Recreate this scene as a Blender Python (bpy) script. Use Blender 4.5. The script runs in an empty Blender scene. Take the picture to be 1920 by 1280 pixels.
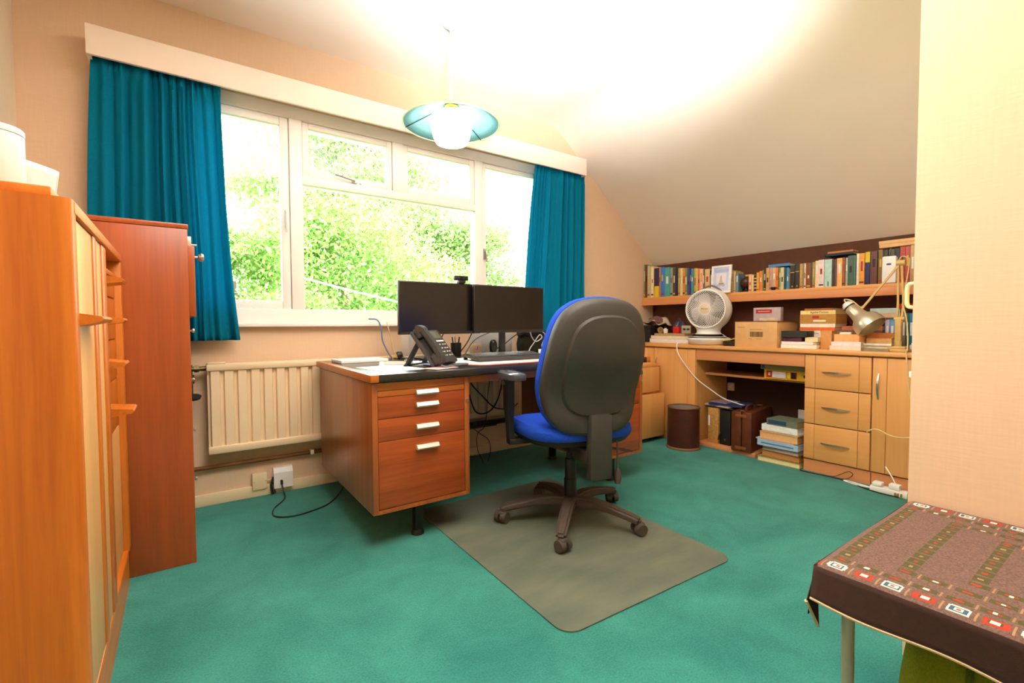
import bpy, bmesh, math, random
from mathutils import Vector, Matrix, Euler
R = math.radians
random.seed(7)

# ------------------------------------------------------------------ camera
scene = bpy.context.scene
cam_data = bpy.data.cameras.new('camera')
cam_data.sensor_fit = 'HORIZONTAL'
cam_data.sensor_width = 36.0
cam_data.lens = 881.0 / 1920.0 * 36.0
cam_data.clip_start = 0.05
cam_data.clip_end = 200
cam = bpy.data.objects.new('camera', cam_data)
scene.collection.objects.link(cam)
yaw, pitch, roll = R(54.83), R(2.12), R(-0.22)
fw = Vector((math.cos(yaw) * math.cos(pitch), math.sin(yaw) * math.cos(pitch), -math.sin(pitch)))
r0 = Vector((math.sin(yaw), -math.cos(yaw), 0))
u0 = r0.cross(fw)
rt = r0 * math.cos(roll) + u0 * math.sin(roll)
up = u0 * math.cos(roll) - r0 * math.sin(roll)
m = Matrix((rt, up, -fw)).transposed().to_4x4()
m.translation = Vector((0, 0, 0.95))
cam.matrix_world = m
scene.camera = cam

# ------------------------------------------------------------------ world, sun, flash, added fill, exposure
scene.view_settings.view_transform = 'Standard'
scene.view_settings.look = 'None'
scene.view_settings.gamma = 1
scene.view_settings.use_curve_mapping = False
scene.view_settings.exposure = 0.74

world = bpy.data.worlds.new('overcast_sky')
scene.world = world
world.use_nodes = True
wb = world.node_tree.nodes['Background']
wb.inputs['Color'].default_value = (0.93, 0.97, 1.0, 1)
wb.inputs['Strength'].default_value = 10.0

def add_light(name, kind, loc, energy, color=(1, 1, 1), target=None, **kw):
    ld = bpy.data.lights.new(name, kind)
    ld.energy = energy
    ld.color = color
    for k, v in kw.items():
        setattr(ld, k, v)
    o = bpy.data.objects.new(name, ld)
    o.location = loc
    if target is not None:
        o.rotation_euler = (Vector(target) - Vector(loc)).to_track_quat('-Z', 'Y').to_euler()
    scene.collection.objects.link(o)
    return o

# sun comes over the roof from behind the house and lights the garden trees only
add_light('sun', 'SUN', (0, -5, 12), 1.2, (1.0, 0.96, 0.88), target=(2.5, 5, 0), angle=R(2))
# the photographer's flash head beside the camera, turned up so that it bounces off the ceiling
add_light('bounce_flash_fill', 'SPOT', (0.15, 0.05, 1.30), 660, (0.925, 0.96, 1.0), target=(0.66, 0.82, 2.54),
          spot_size=R(80), spot_blend=1.0, shadow_soft_size=0.12)
add_light('bounce_flash_fill', 'SPOT', (0.25, 0.0, 1.30), 900, (0.925, 0.96, 1.0), target=(1.20, 1.12, 2.54),  # extra spot, added as fill to brighten the far alcove
          spot_size=R(60), spot_blend=1.0, shadow_soft_size=0.12)

# ------------------------------------------------------------------ helpers
COL = scene.collection

def lin(h):
    h = h.lstrip('#')
    out = []
    for i in (0, 2, 4):
        c = int(h[i:i + 2], 16) / 255
        out.append(c / 12.92 if c <= 0.04045 else ((c + 0.055) / 1.055) ** 2.4)
    return (*out, 1)

class MB:
    """collects shapes into one bmesh"""
    def __init__(self):
        self.bm = bmesh.new()
        self.mi = 0
    def _new(self, verts, faces, M=None, smooth=False):
        vs = [self.bm.verts.new((M @ Vector(v)) if M else v) for v in verts]
        fs = []
        for f in faces:
            try:
                nf = self.bm.faces.new([vs[i] for i in f])
            except ValueError:
                continue
            nf.material_index = self.mi
            nf.smooth = smooth
            fs.append(nf)
        return vs, fs
    def box(self, x0, x1, y0, y1, z0, z1, bev=0, M=None, seg=2):
        if x0 > x1: x0, x1 = x1, x0
        if y0 > y1: y0, y1 = y1, y0
        if z0 > z1: z0, z1 = z1, z0
        v = [(x0, y0, z0), (x1, y0, z0), (x1, y1, z0), (x0, y1, z0), (x0, y0, z1), (x1, y0, z1), (x1, y1, z1), (x0, y1, z1)]
        f = [(0, 3, 2, 1), (4, 5, 6, 7), (0, 1, 5, 4), (1, 2, 6, 5), (2, 3, 7, 6), (3, 0, 4, 7)]
        vs, fs = self._new(v, f, M)
        if bev:
            es = list({e for q in fs for e in q.edges})
            r = bmesh.ops.bevel(self.bm, geom=es, offset=bev, segments=seg, profile=0.5, affect='EDGES', clamp_overlap=True)
            for q in r['faces']:
                q.material_index = self.mi
                q.smooth = True
        return self
    def prism(self, poly, z0, z1, M=None, smooth=False):
        """poly: list of (x,y); extruded along z"""
        n = len(poly)
        v = [(x, y, z0) for x, y in poly] + [(x, y, z1) for x, y in poly]
        f = [tuple(range(n - 1, -1, -1)), tuple(range(n, 2 * n))]
        f += [(i, (i + 1) % n, n + (i + 1) % n, n + i) for i in range(n)]
        self._new(v, f, M, smooth)
        return self
    def lathe(self, prof, seg=24, M=None, closed=False, smooth=True):
        """prof: list of (r,z) revolved about z"""
        v, f = [], []
        rows = []
        for r, z in prof:
            if r < 1e-6:
                rows.append([len(v)]); v.append((0, 0, z))
            else:
                rows.append(list(range(len(v), len(v) + seg)))
                v += [(r * math.cos(2 * math.pi * k / seg), r * math.sin(2 * math.pi * k / seg), z) for k in range(seg)]
        pairs = list(zip(rows, rows[1:])) + ([(rows[-1], rows[0])] if closed else [])
        for a, b in pairs:
            for k in range(seg):
                k2 = (k + 1) % seg
                if len(a) == 1 and len(b) == 1: continue
                if len(a) == 1: f.append((a[0], b[k2], b[k]))
                elif len(b) == 1: f.append((a[k], a[k2], b[0]))
                else: f.append((a[k], a[k2], b[k2], b[k]))
        self._new(v, f, M, smooth)
        return self
    def cyl(self, p0, p1, r0, r1=None, seg=16, caps=True):
        r1 = r0 if r1 is None else r1
        p0, p1 = Vector(p0), Vector(p1)
        d = p1 - p0
        M = Matrix.Translation(p0) @ d.to_track_quat('Z', 'Y').to_matrix().to_4x4()
        L = d.length
        prof = [(r0, 0), (r1, L)]
        if caps: prof = [(0, 0)] + prof + [(0, L)]
        return self.lathe(prof, seg, M)
    def tube(self, pts, r, seg=8, smooth_steps=0, closed=False):
        pts = [Vector(p) for p in pts]
        if smooth_steps:
            pts = catmull(pts, smooth_steps, closed)
        rr = r if isinstance(r, (list, tuple)) else None
        n = len(pts)
        v, f = [], []
        t0 = (pts[1] - pts[0]).normalized()
        nrm = t0.orthogonal().normalized()
        for i, p in enumerate(pts):
            a = pts[i - 1] if (i > 0 or closed) else pts[0]
            b = pts[(i + 1) % n] if (i < n - 1 or closed) else pts[-1]
            t = (b - a)
            t = t.normalized() if t.length > 1e-9 else t0
            nrm = (nrm - t * nrm.dot(t))
            nrm = nrm.normalized() if nrm.length > 1e-6 else t.orthogonal().normalized()
            bi = t.cross(nrm)
            rad = r if rr is None else rr[0] + (rr[1] - rr[0]) * i / (n - 1)
            for k in range(seg):
                q = 2 * math.pi * k / seg
                v.append(p + (nrm * math.cos(q) + bi * math.sin(q)) * rad)
            t0 = t
        for i in range(n if closed else n - 1):
            j = (i + 1) % n
            for k in range(seg):
                k2 = (k + 1) % seg
                f.append((i * seg + k, i * seg + k2, j * seg + k2, j * seg + k))
        if not closed:
            f.append(tuple(range(seg - 1, -1, -1)))
            f.append(tuple((n - 1) * seg + k for k in range(seg)))
        self._new(v, f, None, True)
        return self
    def sweep_rect(self, pts, w, h, sides):
        """rectangular section (w along side vectors, h along the normal) swept through pts"""
        pts = [Vector(p) for p in pts]
        v, f = [], []
        for i, p in enumerate(pts):
            a = pts[max(0, i - 1)]; b = pts[min(len(pts) - 1, i + 1)]
            t = (b - a).normalized()
            s = Vector(sides).normalized()
            nn = t.cross(s).normalized()
            wi = w[i] if isinstance(w, (list, tuple)) else w
            hi = h[i] if isinstance(h, (list, tuple)) else h
            for c, d in ((-1, -1), (1, -1), (1, 1), (-1, 1)):
                v.append(p + s * c * wi / 2 + nn * d * hi / 2)
        for i in range(len(pts) - 1):
            for k in range(4):
                k2 = (k + 1) % 4
                f.append((i * 4 + k, i * 4 + k2, (i + 1) * 4 + k2, (i + 1) * 4 + k))
        f.append((3, 2, 1, 0)); e = (len(pts) - 1) * 4
        f.append((e, e + 1, e + 2, e + 3))
        self._new(v, f)
        return self
    def grid(self, fn, nu, nv, smooth=True, M=None, mat=None):
        v = [fn(i / nu, j / nv) for j in range(nv + 1) for i in range(nu + 1)]
        f = [(j * (nu + 1) + i, j * (nu + 1) + i + 1, (j + 1) * (nu + 1) + i + 1, (j + 1) * (nu + 1) + i) for j in range(nv) for i in range(nu)]
        vs, fs = self._new(v, f, M, smooth)
        if mat:
            k = 0
            for j in range(nv):
                for i in range(nu):
                    fs[k].material_index = mat((i + .5) / nu, (j + .5) / nv); k += 1
        return self

def catmull(pts, n, closed=False):
    out = []
    N = len(pts)
    rng = range(N) if closed else range(N - 1)
    for i in rng:
        if closed:
            p0, p1, p2, p3 = pts[i - 1], pts[i], pts[(i + 1) % N], pts[(i + 2) % N]
        else:
            p1, p2 = pts[i], pts[i + 1]
            p0 = pts[i - 1] if i else p1 * 2 - p2
            p3 = pts[i + 2] if i + 2 < N else p2 * 2 - p1
        for k in range(n):
            t = k / n
            out.append(0.5 * ((2 * p1) + (p2 - p0) * t + (2 * p0 - 5 * p1 + 4 * p2 - p3) * t * t + (3 * p1 - p0 - 3 * p2 + p3) * t ** 3))
    if not closed: out.append(pts[-1])
    return out

def link(name, mb, mat, parent=None, loc=None, sharp=35):
    me = bpy.data.meshes.new(name)
    if isinstance(mb, MB):
        bmesh.ops.recalc_face_normals(mb.bm, faces=mb.bm.faces[:]) if not getattr(mb, 'keep', False) else None
        mb.bm.to_mesh(me); mb.bm.free()
    for mt in (mat if isinstance(mat, (list, tuple)) else [mat]):
        me.materials.append(mt)
    if any(p.use_smooth for p in me.polygons):
        me.set_sharp_from_angle(angle=R(sharp))
    o = bpy.data.objects.new(name, me)
    COL.objects.link(o)
    if parent is not None: o.parent = parent
    if loc is not None: o.location = loc
    return o

def tag(o, label, cat, group=None, kind=None):
    o['label'] = label
    if cat: o['category'] = cat
    if group: o['group'] = group
    if kind: o['kind'] = kind
    return o

def thing(name, label, cat, loc=(0, 0, 0), rotz=0.0, group=None):
    o = bpy.data.objects.new(name, None)
    o.empty_display_size = 0.05
    o.location = loc
    o.rotation_euler = (0, 0, rotz)
    COL.objects.link(o)
    return tag(o, label, cat, group)

def part(name, mb, mat, parent, label=None):
    """part whose shapes are given in the thing's own frame"""
    o = link(name, mb, mat, parent)
    if label: o['label'] = label
    return o

def partw(name, mb, mat, parent, label=None):
    """part whose shapes are given in room coordinates (thing not turned)"""
    root = parent
    while root.parent: root = root.parent
    bmesh.ops.translate(mb.bm, verts=mb.bm.verts[:], vec=-Vector(root.location))
    return part(name, mb, mat, parent, label)

def solo(name, mb, mat, label, cat, group=None, kind=None):
    """one-mesh thing given in room coordinates; origin moved to its base"""
    vs = mb.bm.verts
    xs = [v.co.x for v in vs]; ys = [v.co.y for v in vs]; zs = [v.co.z for v in vs]
    c = Vector(((min(xs) + max(xs)) / 2, (min(ys) + max(ys)) / 2, min(zs)))
    bmesh.ops.translate(mb.bm, verts=vs[:], vec=-c)
    o = link(name, mb, mat, None, c)
    return tag(o, label, cat, group, kind)

def struct(name, mb, mat, parent=None, label=None):
    o = link(name, mb, mat, parent)
    if parent is None: o['kind'] = 'structure'
    if label: o['label'] = label
    return o

def text_part(name, body, size, mat, parent, loc, rot, extrude=0.0004, label=None):
    cu = bpy.data.curves.new(name, 'FONT')
    cu.body = body; cu.size = size; cu.extrude = extrude
    cu.align_x = 'CENTER'; cu.align_y = 'CENTER'
    cu.resolution_u = 2
    cu.materials.append(mat)
    o = bpy.data.objects.new(name, cu)
    COL.objects.link(o)
    dg = bpy.context.evaluated_depsgraph_get()
    me = bpy.data.meshes.new_from_object(o.evaluated_get(dg))
    bpy.data.objects.remove(o)
    o = bpy.data.objects.new(name, me)
    if not me.materials: me.materials.append(mat)
    COL.objects.link(o)
    o.parent = parent
    o.location = loc
    o.rotation_euler = rot
    if label: o['label'] = label
    return o
# ------------------------------------------------------------------ materials
MATS = {}
def base_mat(name):
    mt = bpy.data.materials.new(name)
    mt.use_nodes = True
    nt = mt.node_tree
    b = nt.nodes['Principled BSDF']
    return mt, nt, b

def plain(name, col, rough=0.5, metal=0.0, var=0.06, scale=30, bump=0.0, bscale=200, spec=None, sheen=0):
    """flat colour with a little procedural mottling"""
    if name in MATS: return MATS[name]
    mt, nt, b = base_mat(name)
    c = lin(col) if isinstance(col, str) else (*col, 1)
    tc = nt.nodes.new('ShaderNodeTexCoord')
    if var:
        n = nt.nodes.new('ShaderNodeTexNoise'); n.inputs['Scale'].default_value = scale; n.inputs['Detail'].default_value = 4
        nt.links.new(tc.outputs['Object'], n.inputs['Vector'])
        r = nt.nodes.new('ShaderNodeValToRGB')
        r.color_ramp.elements[0].position = 0.3; r.color_ramp.elements[1].position = 0.7
        r.color_ramp.elements[0].color = tuple(x * (1 - var) for x in c[:3]) + (1,)
        r.color_ramp.elements[1].color = tuple(min(1, x * (1 + var)) for x in c[:3]) + (1,)
        nt.links.new(n.outputs['Fac'], r.inputs['Fac'])
        nt.links.new(r.outputs['Color'], b.inputs['Base Color'])
    else:
        b.inputs['Base Color'].default_value = c
    b.inputs['Roughness'].default_value = rough
    b.inputs['Metallic'].default_value = metal
    if spec is not None: b.inputs['Specular IOR Level'].default_value = spec
    if sheen: b.inputs['Sheen Weight'].default_value = sheen
    if bump:
        n2 = nt.nodes.new('ShaderNodeTexNoise'); n2.inputs['Scale'].default_value = bscale; n2.inputs['Detail'].default_value = 3
        nt.links.new(tc.outputs['Object'], n2.inputs['Vector'])
        bp = nt.nodes.new('ShaderNodeBump'); bp.inputs['Strength'].default_value = bump; bp.inputs['Distance'].default_value = 0.002
        nt.links.new(n2.outputs['Fac'], bp.inputs['Height'])
        nt.links.new(bp.outputs['Normal'], b.inputs['Normal'])
    MATS[name] = mt
    return mt

def wood(name, light, dark, axis='z', freq=26, rough=0.35, streak=0.5, coat=0.15):
    """long grain along one axis"""
    mt, nt, b = base_mat(name)
    tc = nt.nodes.new('ShaderNodeTexCoord')
    mp = nt.nodes.new('ShaderNodeMapping')
    s = {'x': (0.045, 1, 1), 'y': (1, 0.045, 1), 'z': (1, 1, 0.045)}[axis]
    mp.inputs['Scale'].default_value = s
    nt.links.new(tc.outputs['Object'], mp.inputs['Vector'])
    n = nt.nodes.new('ShaderNodeTexNoise')
    n.inputs['Scale'].default_value = freq; n.inputs['Detail'].default_value = 5; n.inputs['Roughness'].default_value = 0.6
    n.inputs['Distortion'].default_value = 0.6
    nt.links.new(mp.outputs['Vector'], n.inputs['Vector'])
    n2 = nt.nodes.new('ShaderNodeTexNoise')
    n2.inputs['Scale'].default_value = freq * 7; n2.inputs['Detail'].default_value = 3
    nt.links.new(mp.outputs['Vector'], n2.inputs['Vector'])
    mx = nt.nodes.new('ShaderNodeMath'); mx.operation = 'MULTIPLY_ADD'
    nt.links.new(n2.outputs['Fac'], mx.inputs[0]); mx.inputs[1].default_value = 0.35
    nt.links.new(n.outputs['Fac'], mx.inputs[2])
    r = nt.nodes.new('ShaderNodeValToRGB')
    r.color_ramp.elements[0].position = 0.68 - 0.3 * streak; r.color_ramp.elements[1].position = 0.68 + 0.3 * streak
    r.color_ramp.elements[0].color = lin(dark); r.color_ramp.elements[1].color = lin(light)
    nt.links.new(mx.outputs[0], r.inputs['Fac'])
    nt.links.new(r.outputs['Color'], b.inputs['Base Color'])
    b.inputs['Roughness'].default_value = rough
    b.inputs['Coat Weight'].default_value = coat
    b.inputs['Coat Roughness'].default_value = 0.25
    bp = nt.nodes.new('ShaderNodeBump'); bp.inputs['Strength'].default_value = 0.08; bp.inputs['Distance'].default_value = 0.001
    nt.links.new(mx.outputs[0], bp.inputs['Height']); nt.links.new(bp.outputs['Normal'], b.inputs['Normal'])
    MATS[name] = mt
    return mt

def wallpaper(name, col):
    mt, nt, b = base_mat(name)
    c = lin(col)
    tc = nt.nodes.new('ShaderNodeTexCoord')
    mp = nt.nodes.new('ShaderNodeMapping'); mp.inputs['Scale'].default_value = (1, 1, 0.08)
    nt.links.new(tc.outputs['Object'], mp.inputs['Vector'])
    n = nt.nodes.new('ShaderNodeTexNoise'); n.inputs['Scale'].default_value = 130; n.inputs['Detail'].default_value = 4
    nt.links.new(mp.outputs['Vector'], n.inputs['Vector'])
    mp2 = nt.nodes.new('ShaderNodeMapping'); mp2.inputs['Scale'].default_value = (0.1, 0.1, 1)
    nt.links.new(tc.outputs['Object'], mp2.inputs['Vector'])
    n2 = nt.nodes.new('ShaderNodeTexNoise'); n2.inputs['Scale'].default_value = 150; n2.inputs['Detail'].default_value = 4
    nt.links.new(mp2.outputs['Vector'], n2.inputs['Vector'])
    ad = nt.nodes.new('ShaderNodeMath'); ad.operation = 'ADD'
    nt.links.new(n.outputs['Fac'], ad.inputs[0]); nt.links.new(n2.outputs['Fac'], ad.inputs[1])
    r = nt.nodes.new('ShaderNodeValToRGB')
    r.color_ramp.elements[0].position = 0.7; r.color_ramp.elements[1].position = 1.25
    r.color_ramp.elements[0].position = 0.55; r.color_ramp.elements[1].position = 1.0
    r.color_ramp.elements[0].color = tuple(x * 0.965 for x in c[:3]) + (1,)
    r.color_ramp.elements[1].color = tuple(min(1, x * 1.02) for x in c[:3]) + (1,)
    hf = nt.nodes.new('ShaderNodeMath'); hf.operation = 'MULTIPLY'; hf.inputs[1].default_value = 0.75
    nt.links.new(ad.outputs[0], hf.inputs[0]); nt.links.new(hf.outputs[0], r.inputs['Fac'])
    nt.links.new(r.outputs['Color'], b.inputs['Base Color'])
    b.inputs['Roughness'].default_value = 0.75
    bp = nt.nodes.new('ShaderNodeBump'); bp.inputs['Strength'].default_value = 0.15; bp.inputs['Distance'].default_value = 0.002
    nt.links.new(ad.outputs[0], bp.inputs['Height']); nt.links.new(bp.outputs['Normal'], b.inputs['Normal'])
    MATS[name] = mt
    return mt

def carpet_mat():
    mt, nt, b = base_mat('teal_carpet')
    tc = nt.nodes.new('ShaderNodeTexCoord')
    n = nt.nodes.new('ShaderNodeTexNoise'); n.inputs['Scale'].default_value = 3.2; n.inputs['Detail'].default_value = 8; n.inputs['Roughness'].default_value = 0.66
    n.inputs['Distortion'].default_value = 0.4
    nt.links.new(tc.outputs['Object'], n.inputs['Vector'])
    f = nt.nodes.new('ShaderNodeTexNoise'); f.inputs['Scale'].default_value = 170; f.inputs['Detail'].default_value = 3
    nt.links.new(tc.outputs['Object'], f.inputs['Vector'])
    r = nt.nodes.new('ShaderNodeValToRGB')
    r.color_ramp.elements[0].position = 0.32; r.color_ramp.elements[1].position = 0.68
    r.color_ramp.elements[0].color = lin('2a7870'); r.color_ramp.elements[1].color = lin('409488')
    nt.links.new(n.outputs['Fac'], r.inputs['Fac'])
    mx = nt.nodes.new('ShaderNodeMix'); mx.data_type = 'RGBA'; mx.blend_type = 'MULTIPLY'; mx.inputs[0].default_value = 0.75
    r2 = nt.nodes.new('ShaderNodeValToRGB')
    r2.color_ramp.elements[0].position = 0.3; r2.color_ramp.elements[1].position = 0.7
    r2.color_ramp.elements[0].color = (0.62, 0.68, 0.7, 1); r2.color_ramp.elements[1].color = (1.25, 1.2, 1.15, 1)
    nt.links.new(f.outputs['Fac'], r2.inputs['Fac'])
    nt.links.new(r.outputs['Color'], mx.inputs[6]); nt.links.new(r2.outputs['Color'], mx.inputs[7])
    nt.links.new(mx.outputs[2], b.inputs['Base Color'])
    b.inputs['Roughness'].default_value = 0.95
    b.inputs['Specular IOR Level'].default_value = 0.1
    b.inputs['Sheen Weight'].default_value = 0.15
    bp = nt.nodes.new('ShaderNodeBump'); bp.inputs['Strength'].default_value = 0.5; bp.inputs['Distance'].default_value = 0.004
    nt.links.new(f.outputs['Fac'], bp.inputs['Height']); nt.links.new(bp.outputs['Normal'], b.inputs['Normal'])
    return mt

def pane_mat():
    mt = bpy.data.materials.new('window_glass'); mt.use_nodes = True
    nt = mt.node_tree
    for n in list(nt.nodes): nt.nodes.remove(n)
    o = nt.nodes.new('ShaderNodeOutputMaterial'); mx = nt.nodes.new('ShaderNodeMixShader')
    t = nt.nodes.new('ShaderNodeBsdfTransparent'); g = nt.nodes.new('ShaderNodeBsdfGlossy'); fr = nt.nodes.new('ShaderNodeFresnel')
    fr.inputs['IOR'].default_value = 1.4; g.inputs['Roughness'].default_value = 0.01
    t.inputs['Color'].default_value = (0.97, 0.99, 0.98, 1)
    nt.links.new(fr.outputs[0], mx.inputs[0]); nt.links.new(t.outputs[0], mx.inputs[1]); nt.links.new(g.outputs[0], mx.inputs[2])
    nt.links.new(mx.outputs[0], o.inputs['Surface'])
    return mt

def cloth_mat(name, col, trans=0.25, rough=0.9, dark=0.85):
    """woven fabric that lets some light through"""
    mt = bpy.data.materials.new(name); mt.use_nodes = True
    nt = mt.node_tree
    b = nt.nodes['Principled BSDF']; out = nt.nodes['Material Output']
    c = lin(col)
    tc = nt.nodes.new('ShaderNodeTexCoord')
    n = nt.nodes.new('ShaderNodeTexNoise'); n.inputs['Scale'].default_value = 260; n.inputs['Detail'].default_value = 2
    nt.links.new(tc.outputs['Object'], n.inputs['Vector'])
    r = nt.nodes.new('ShaderNodeValToRGB')
    r.color_ramp.elements[0].color = tuple(x * dark for x in c[:3]) + (1,); r.color_ramp.elements[1].color = c
    r.color_ramp.elements[0].position = 0.35; r.color_ramp.elements[1].position = 0.65
    nt.links.new(n.outputs['Fac'], r.inputs['Fac']); nt.links.new(r.outputs['Color'], b.inputs['Base Color'])
    b.inputs['Roughness'].default_value = rough; b.inputs['Specular IOR Level'].default_value = 0.15
    if trans:
        t = nt.nodes.new('ShaderNodeBsdfTranslucent'); nt.links.new(r.outputs['Color'], t.inputs['Color'])
        mx = nt.nodes.new('ShaderNodeMixShader'); mx.inputs[0].default_value = trans
        nt.links.new(b.outputs[0], mx.inputs[1]); nt.links.new(t.outputs[0], mx.inputs[2]); nt.links.new(mx.outputs[0], out.inputs['Surface'])
    MATS[name] = mt
    return mt

def emit_mat(name, col, strength):
    mt, nt, b = base_mat(name)
    b.inputs['Base Color'].default_value = lin(col)
    b.inputs['Emission Color'].default_value = lin(col)
    b.inputs['Emission Strength'].default_value = strength
    b.inputs['Roughness'].default_value = 0.4
    return mt

M_PAPER = wallpaper('peach_wallpaper', 'e9c7a5')
M_CEIL = plain('ceiling_paint', 'f4e6d6', 0.85, var=0.015, scale=3, bump=0.05, bscale=60)
M_CARPET = carpet_mat()
M_GLASS = pane_mat()
M_WHITE = plain('white_gloss_paint', 'fdf6ee', 0.35, var=0.02, scale=8)
M_PELMET = plain('cream_pelmet_paint', 'fdecdc', 0.5, var=0.02, scale=5)
M_SKIRT = plain('cream_skirting_paint', 'f4dcb4', 0.4, var=0.03, scale=10)
M_RAD = plain('cream_radiator_enamel', 'f6dbb4', 0.38, var=0.02, scale=10)
M_BROWNWALL = plain('dark_brown_wall_board', '5a2f14', 0.7, var=0.15, scale=25, bump=0.1)
M_CURTAIN = cloth_mat('teal_curtain_fabric', '0a9cc0', 0.5)
W_WARD = wood('wardrobe_oak', 'de7e20', 'bc5c0c', 'z', 22, 0.38, 0.8)
W_WARD_DOOR = wood('wardrobe_door_veneer', 'ecb672', 'dfa25c', 'z', 16, 0.4, 0.9)
W_WARD_X = wood('wardrobe_oak_cross', 'e08428', 'bc5c0c', 'y', 22, 0.38, 0.8)
W_CAB = wood('mahogany_cabinet', 'b4541f', '93400f', 'z', 18, 0.3, 0.8, 0.3)
W_DESK_V = wood('teak_desk_side', 'b0622a', '8f4716', 'z', 24, 0.3, 0.7, 0.3)
W_DESK_H = wood('teak_desk_front', 'b4531d', '8c3a0e', 'x', 26, 0.35, 0.7, 0.2)
W_DESK_E = wood('teak_desk_edging', 'c8722a', 'b05a1a', 'x', 30, 0.35, 0.8)
W_UNIT = wood('beech_unit', 'ecae6a', 'dd9a50', 'z', 12, 0.4, 1.0)
W_UNIT_H = wood('beech_unit_drawer', 'ecae6a', 'dd9a50', 'y', 12, 0.4, 1.0)
W_UNIT_P = wood('pink_beech_edging', 'e49a62', 'd88c56', 'y', 14, 0.45, 1.0)
M_BLACKTOP = plain('black_leathercloth', '2a2723', 0.22, var=0.12, scale=60, bump=0.04, bscale=400)
M_BLACK = plain('black_plastic', '1c1a18', 0.45, var=0.08)
M_CHARCOAL = plain('charcoal_plastic', '3a3733', 0.5, var=0.08, scale=80, bump=0.2, bscale=700)
M_CHAIRBASE = plain('dusty_brown_black_plastic', '4c4038', 0.6, var=0.12, scale=40)
M_SCREEN = plain('dark_screen', '191410', 0.22, var=0.0)
M_BEZEL = plain('dark_bezel', '241d17', 0.4, var=0.05)
M_BLUE = cloth_mat('royal_blue_upholstery', '2350cc', 0, dark=0.7)
M_CHROME = plain('brushed_metal', 'c9c4ba', 0.3, 1.0, var=0.04)
M_ALU = plain('satin_aluminium', 'e8e0d2', 0.35, 0.85, var=0.03)
M_BRASS = plain('brass', 'd8a840', 0.3, 0.9, var=0.05)
M_WHITEPL = plain('white_plastic', 'f3efe9', 0.4, var=0.02)
M_PAPERW = plain('white_paper', 'f6f2ea', 0.8, var=0.03, scale=40)
M_PAGES = plain('book_pages', 'f0dcb8', 0.85, var=0.08, scale=120)
M_CARD = plain('brown_cardboard', 'e0ac70', 0.8, var=0.06, scale=20)
M_COPPER = plain('old_copper_pipe', '8a5a34', 0.45, 0.5, var=0.15, scale=20)
M_DARKMETAL = plain('dark_painted_steel', '1e1812', 0.5, 0.2, var=0.05)
# ------------------------------------------------------------------ room shell
WY = 2.93          # inner face of the window wall
XL = -0.56         # left wall
YB = -1.30         # wall behind the camera
XP = 1.675         # near right wall
YP = 0.43          # its far end: the alcove starts here
XA = 3.73          # low knee wall at the back of the alcove
ZC = 2.54

b = MB(); b.box(XL - .1, XA + .1, YB - .1, WY + .02, -.06, 0); struct('floor', b, M_CARPET)

b = MB(); prof = [(XL - .1, ZC), (2.36, ZC), (2.44, ZC - .006), (2.52, ZC - .028), (2.60, ZC - .078), (2.68, ZC - .146), (XA + .1, 1.415)]
outer = [(XA + .1, 1.55), (2.68, 2.55), (2.5, 2.66), (XL - .1, 2.66)]
Mx = Matrix(((1, 0, 0, 0), (0, 0, 1, 0), (0, 1, 0, 0), (0, 0, 0, 1)))
b.prism(prof + outer, YB - .1, WY + .05, Mx)
for f_ in b.bm.faces: f_.smooth = True
struct('ceiling', b, M_CEIL)

# window opening
WX0, WX1, WZ0, WZ1 = -0.075, 2.41, 0.965, 2.185
b = MB()
b.box(XL - .1, WX0, WY, WY + .16, -.05, 2.6); b.box(WX1, XA + .1, WY, WY + .16, -.05, 2.6)
b.box(WX0, WX1, WY, WY + .16, -.05, WZ0 - .02); b.box(WX0, WX1, WY, WY + .16, WZ1, 2.6)
struct('wall_window', b, M_PAPER)
b = MB(); b.box(XL - .1, XL, YB - .1, WY, -.05, 2.6); struct('wall_left', b, plain('left_wall_paint', 'efdcc0', .7, var=.02))
b = MB(); b.box(XL, XP, YB - .1, YB, -.05, 2.6); struct('wall_back', b, M_PAPER)
b = MB(); b.box(XP, XA + .1, YB - .1, YP, -.05, 2.6); struct('wall_right', b, M_PAPER)
b = MB(); b.box(XA, XA + .1, YP, WY, -.05, 1.52); struct('wall_alcove', b, M_BROWNWALL)

b = MB(); b.box(XL, 3.2, WY - .016, WY, 0, .062, .004); struct('baseboard_window', b, M_SKIRT)
b = MB(); b.box(XL, XL + .016, YB, WY - .016, 0, .062, .004); struct('baseboard_left', b, M_SKIRT)
b = MB(); b.box(XP - .016, XP, YB, YP, 0, .062, .004); struct('baseboard_right', b, M_SKIRT)

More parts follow.
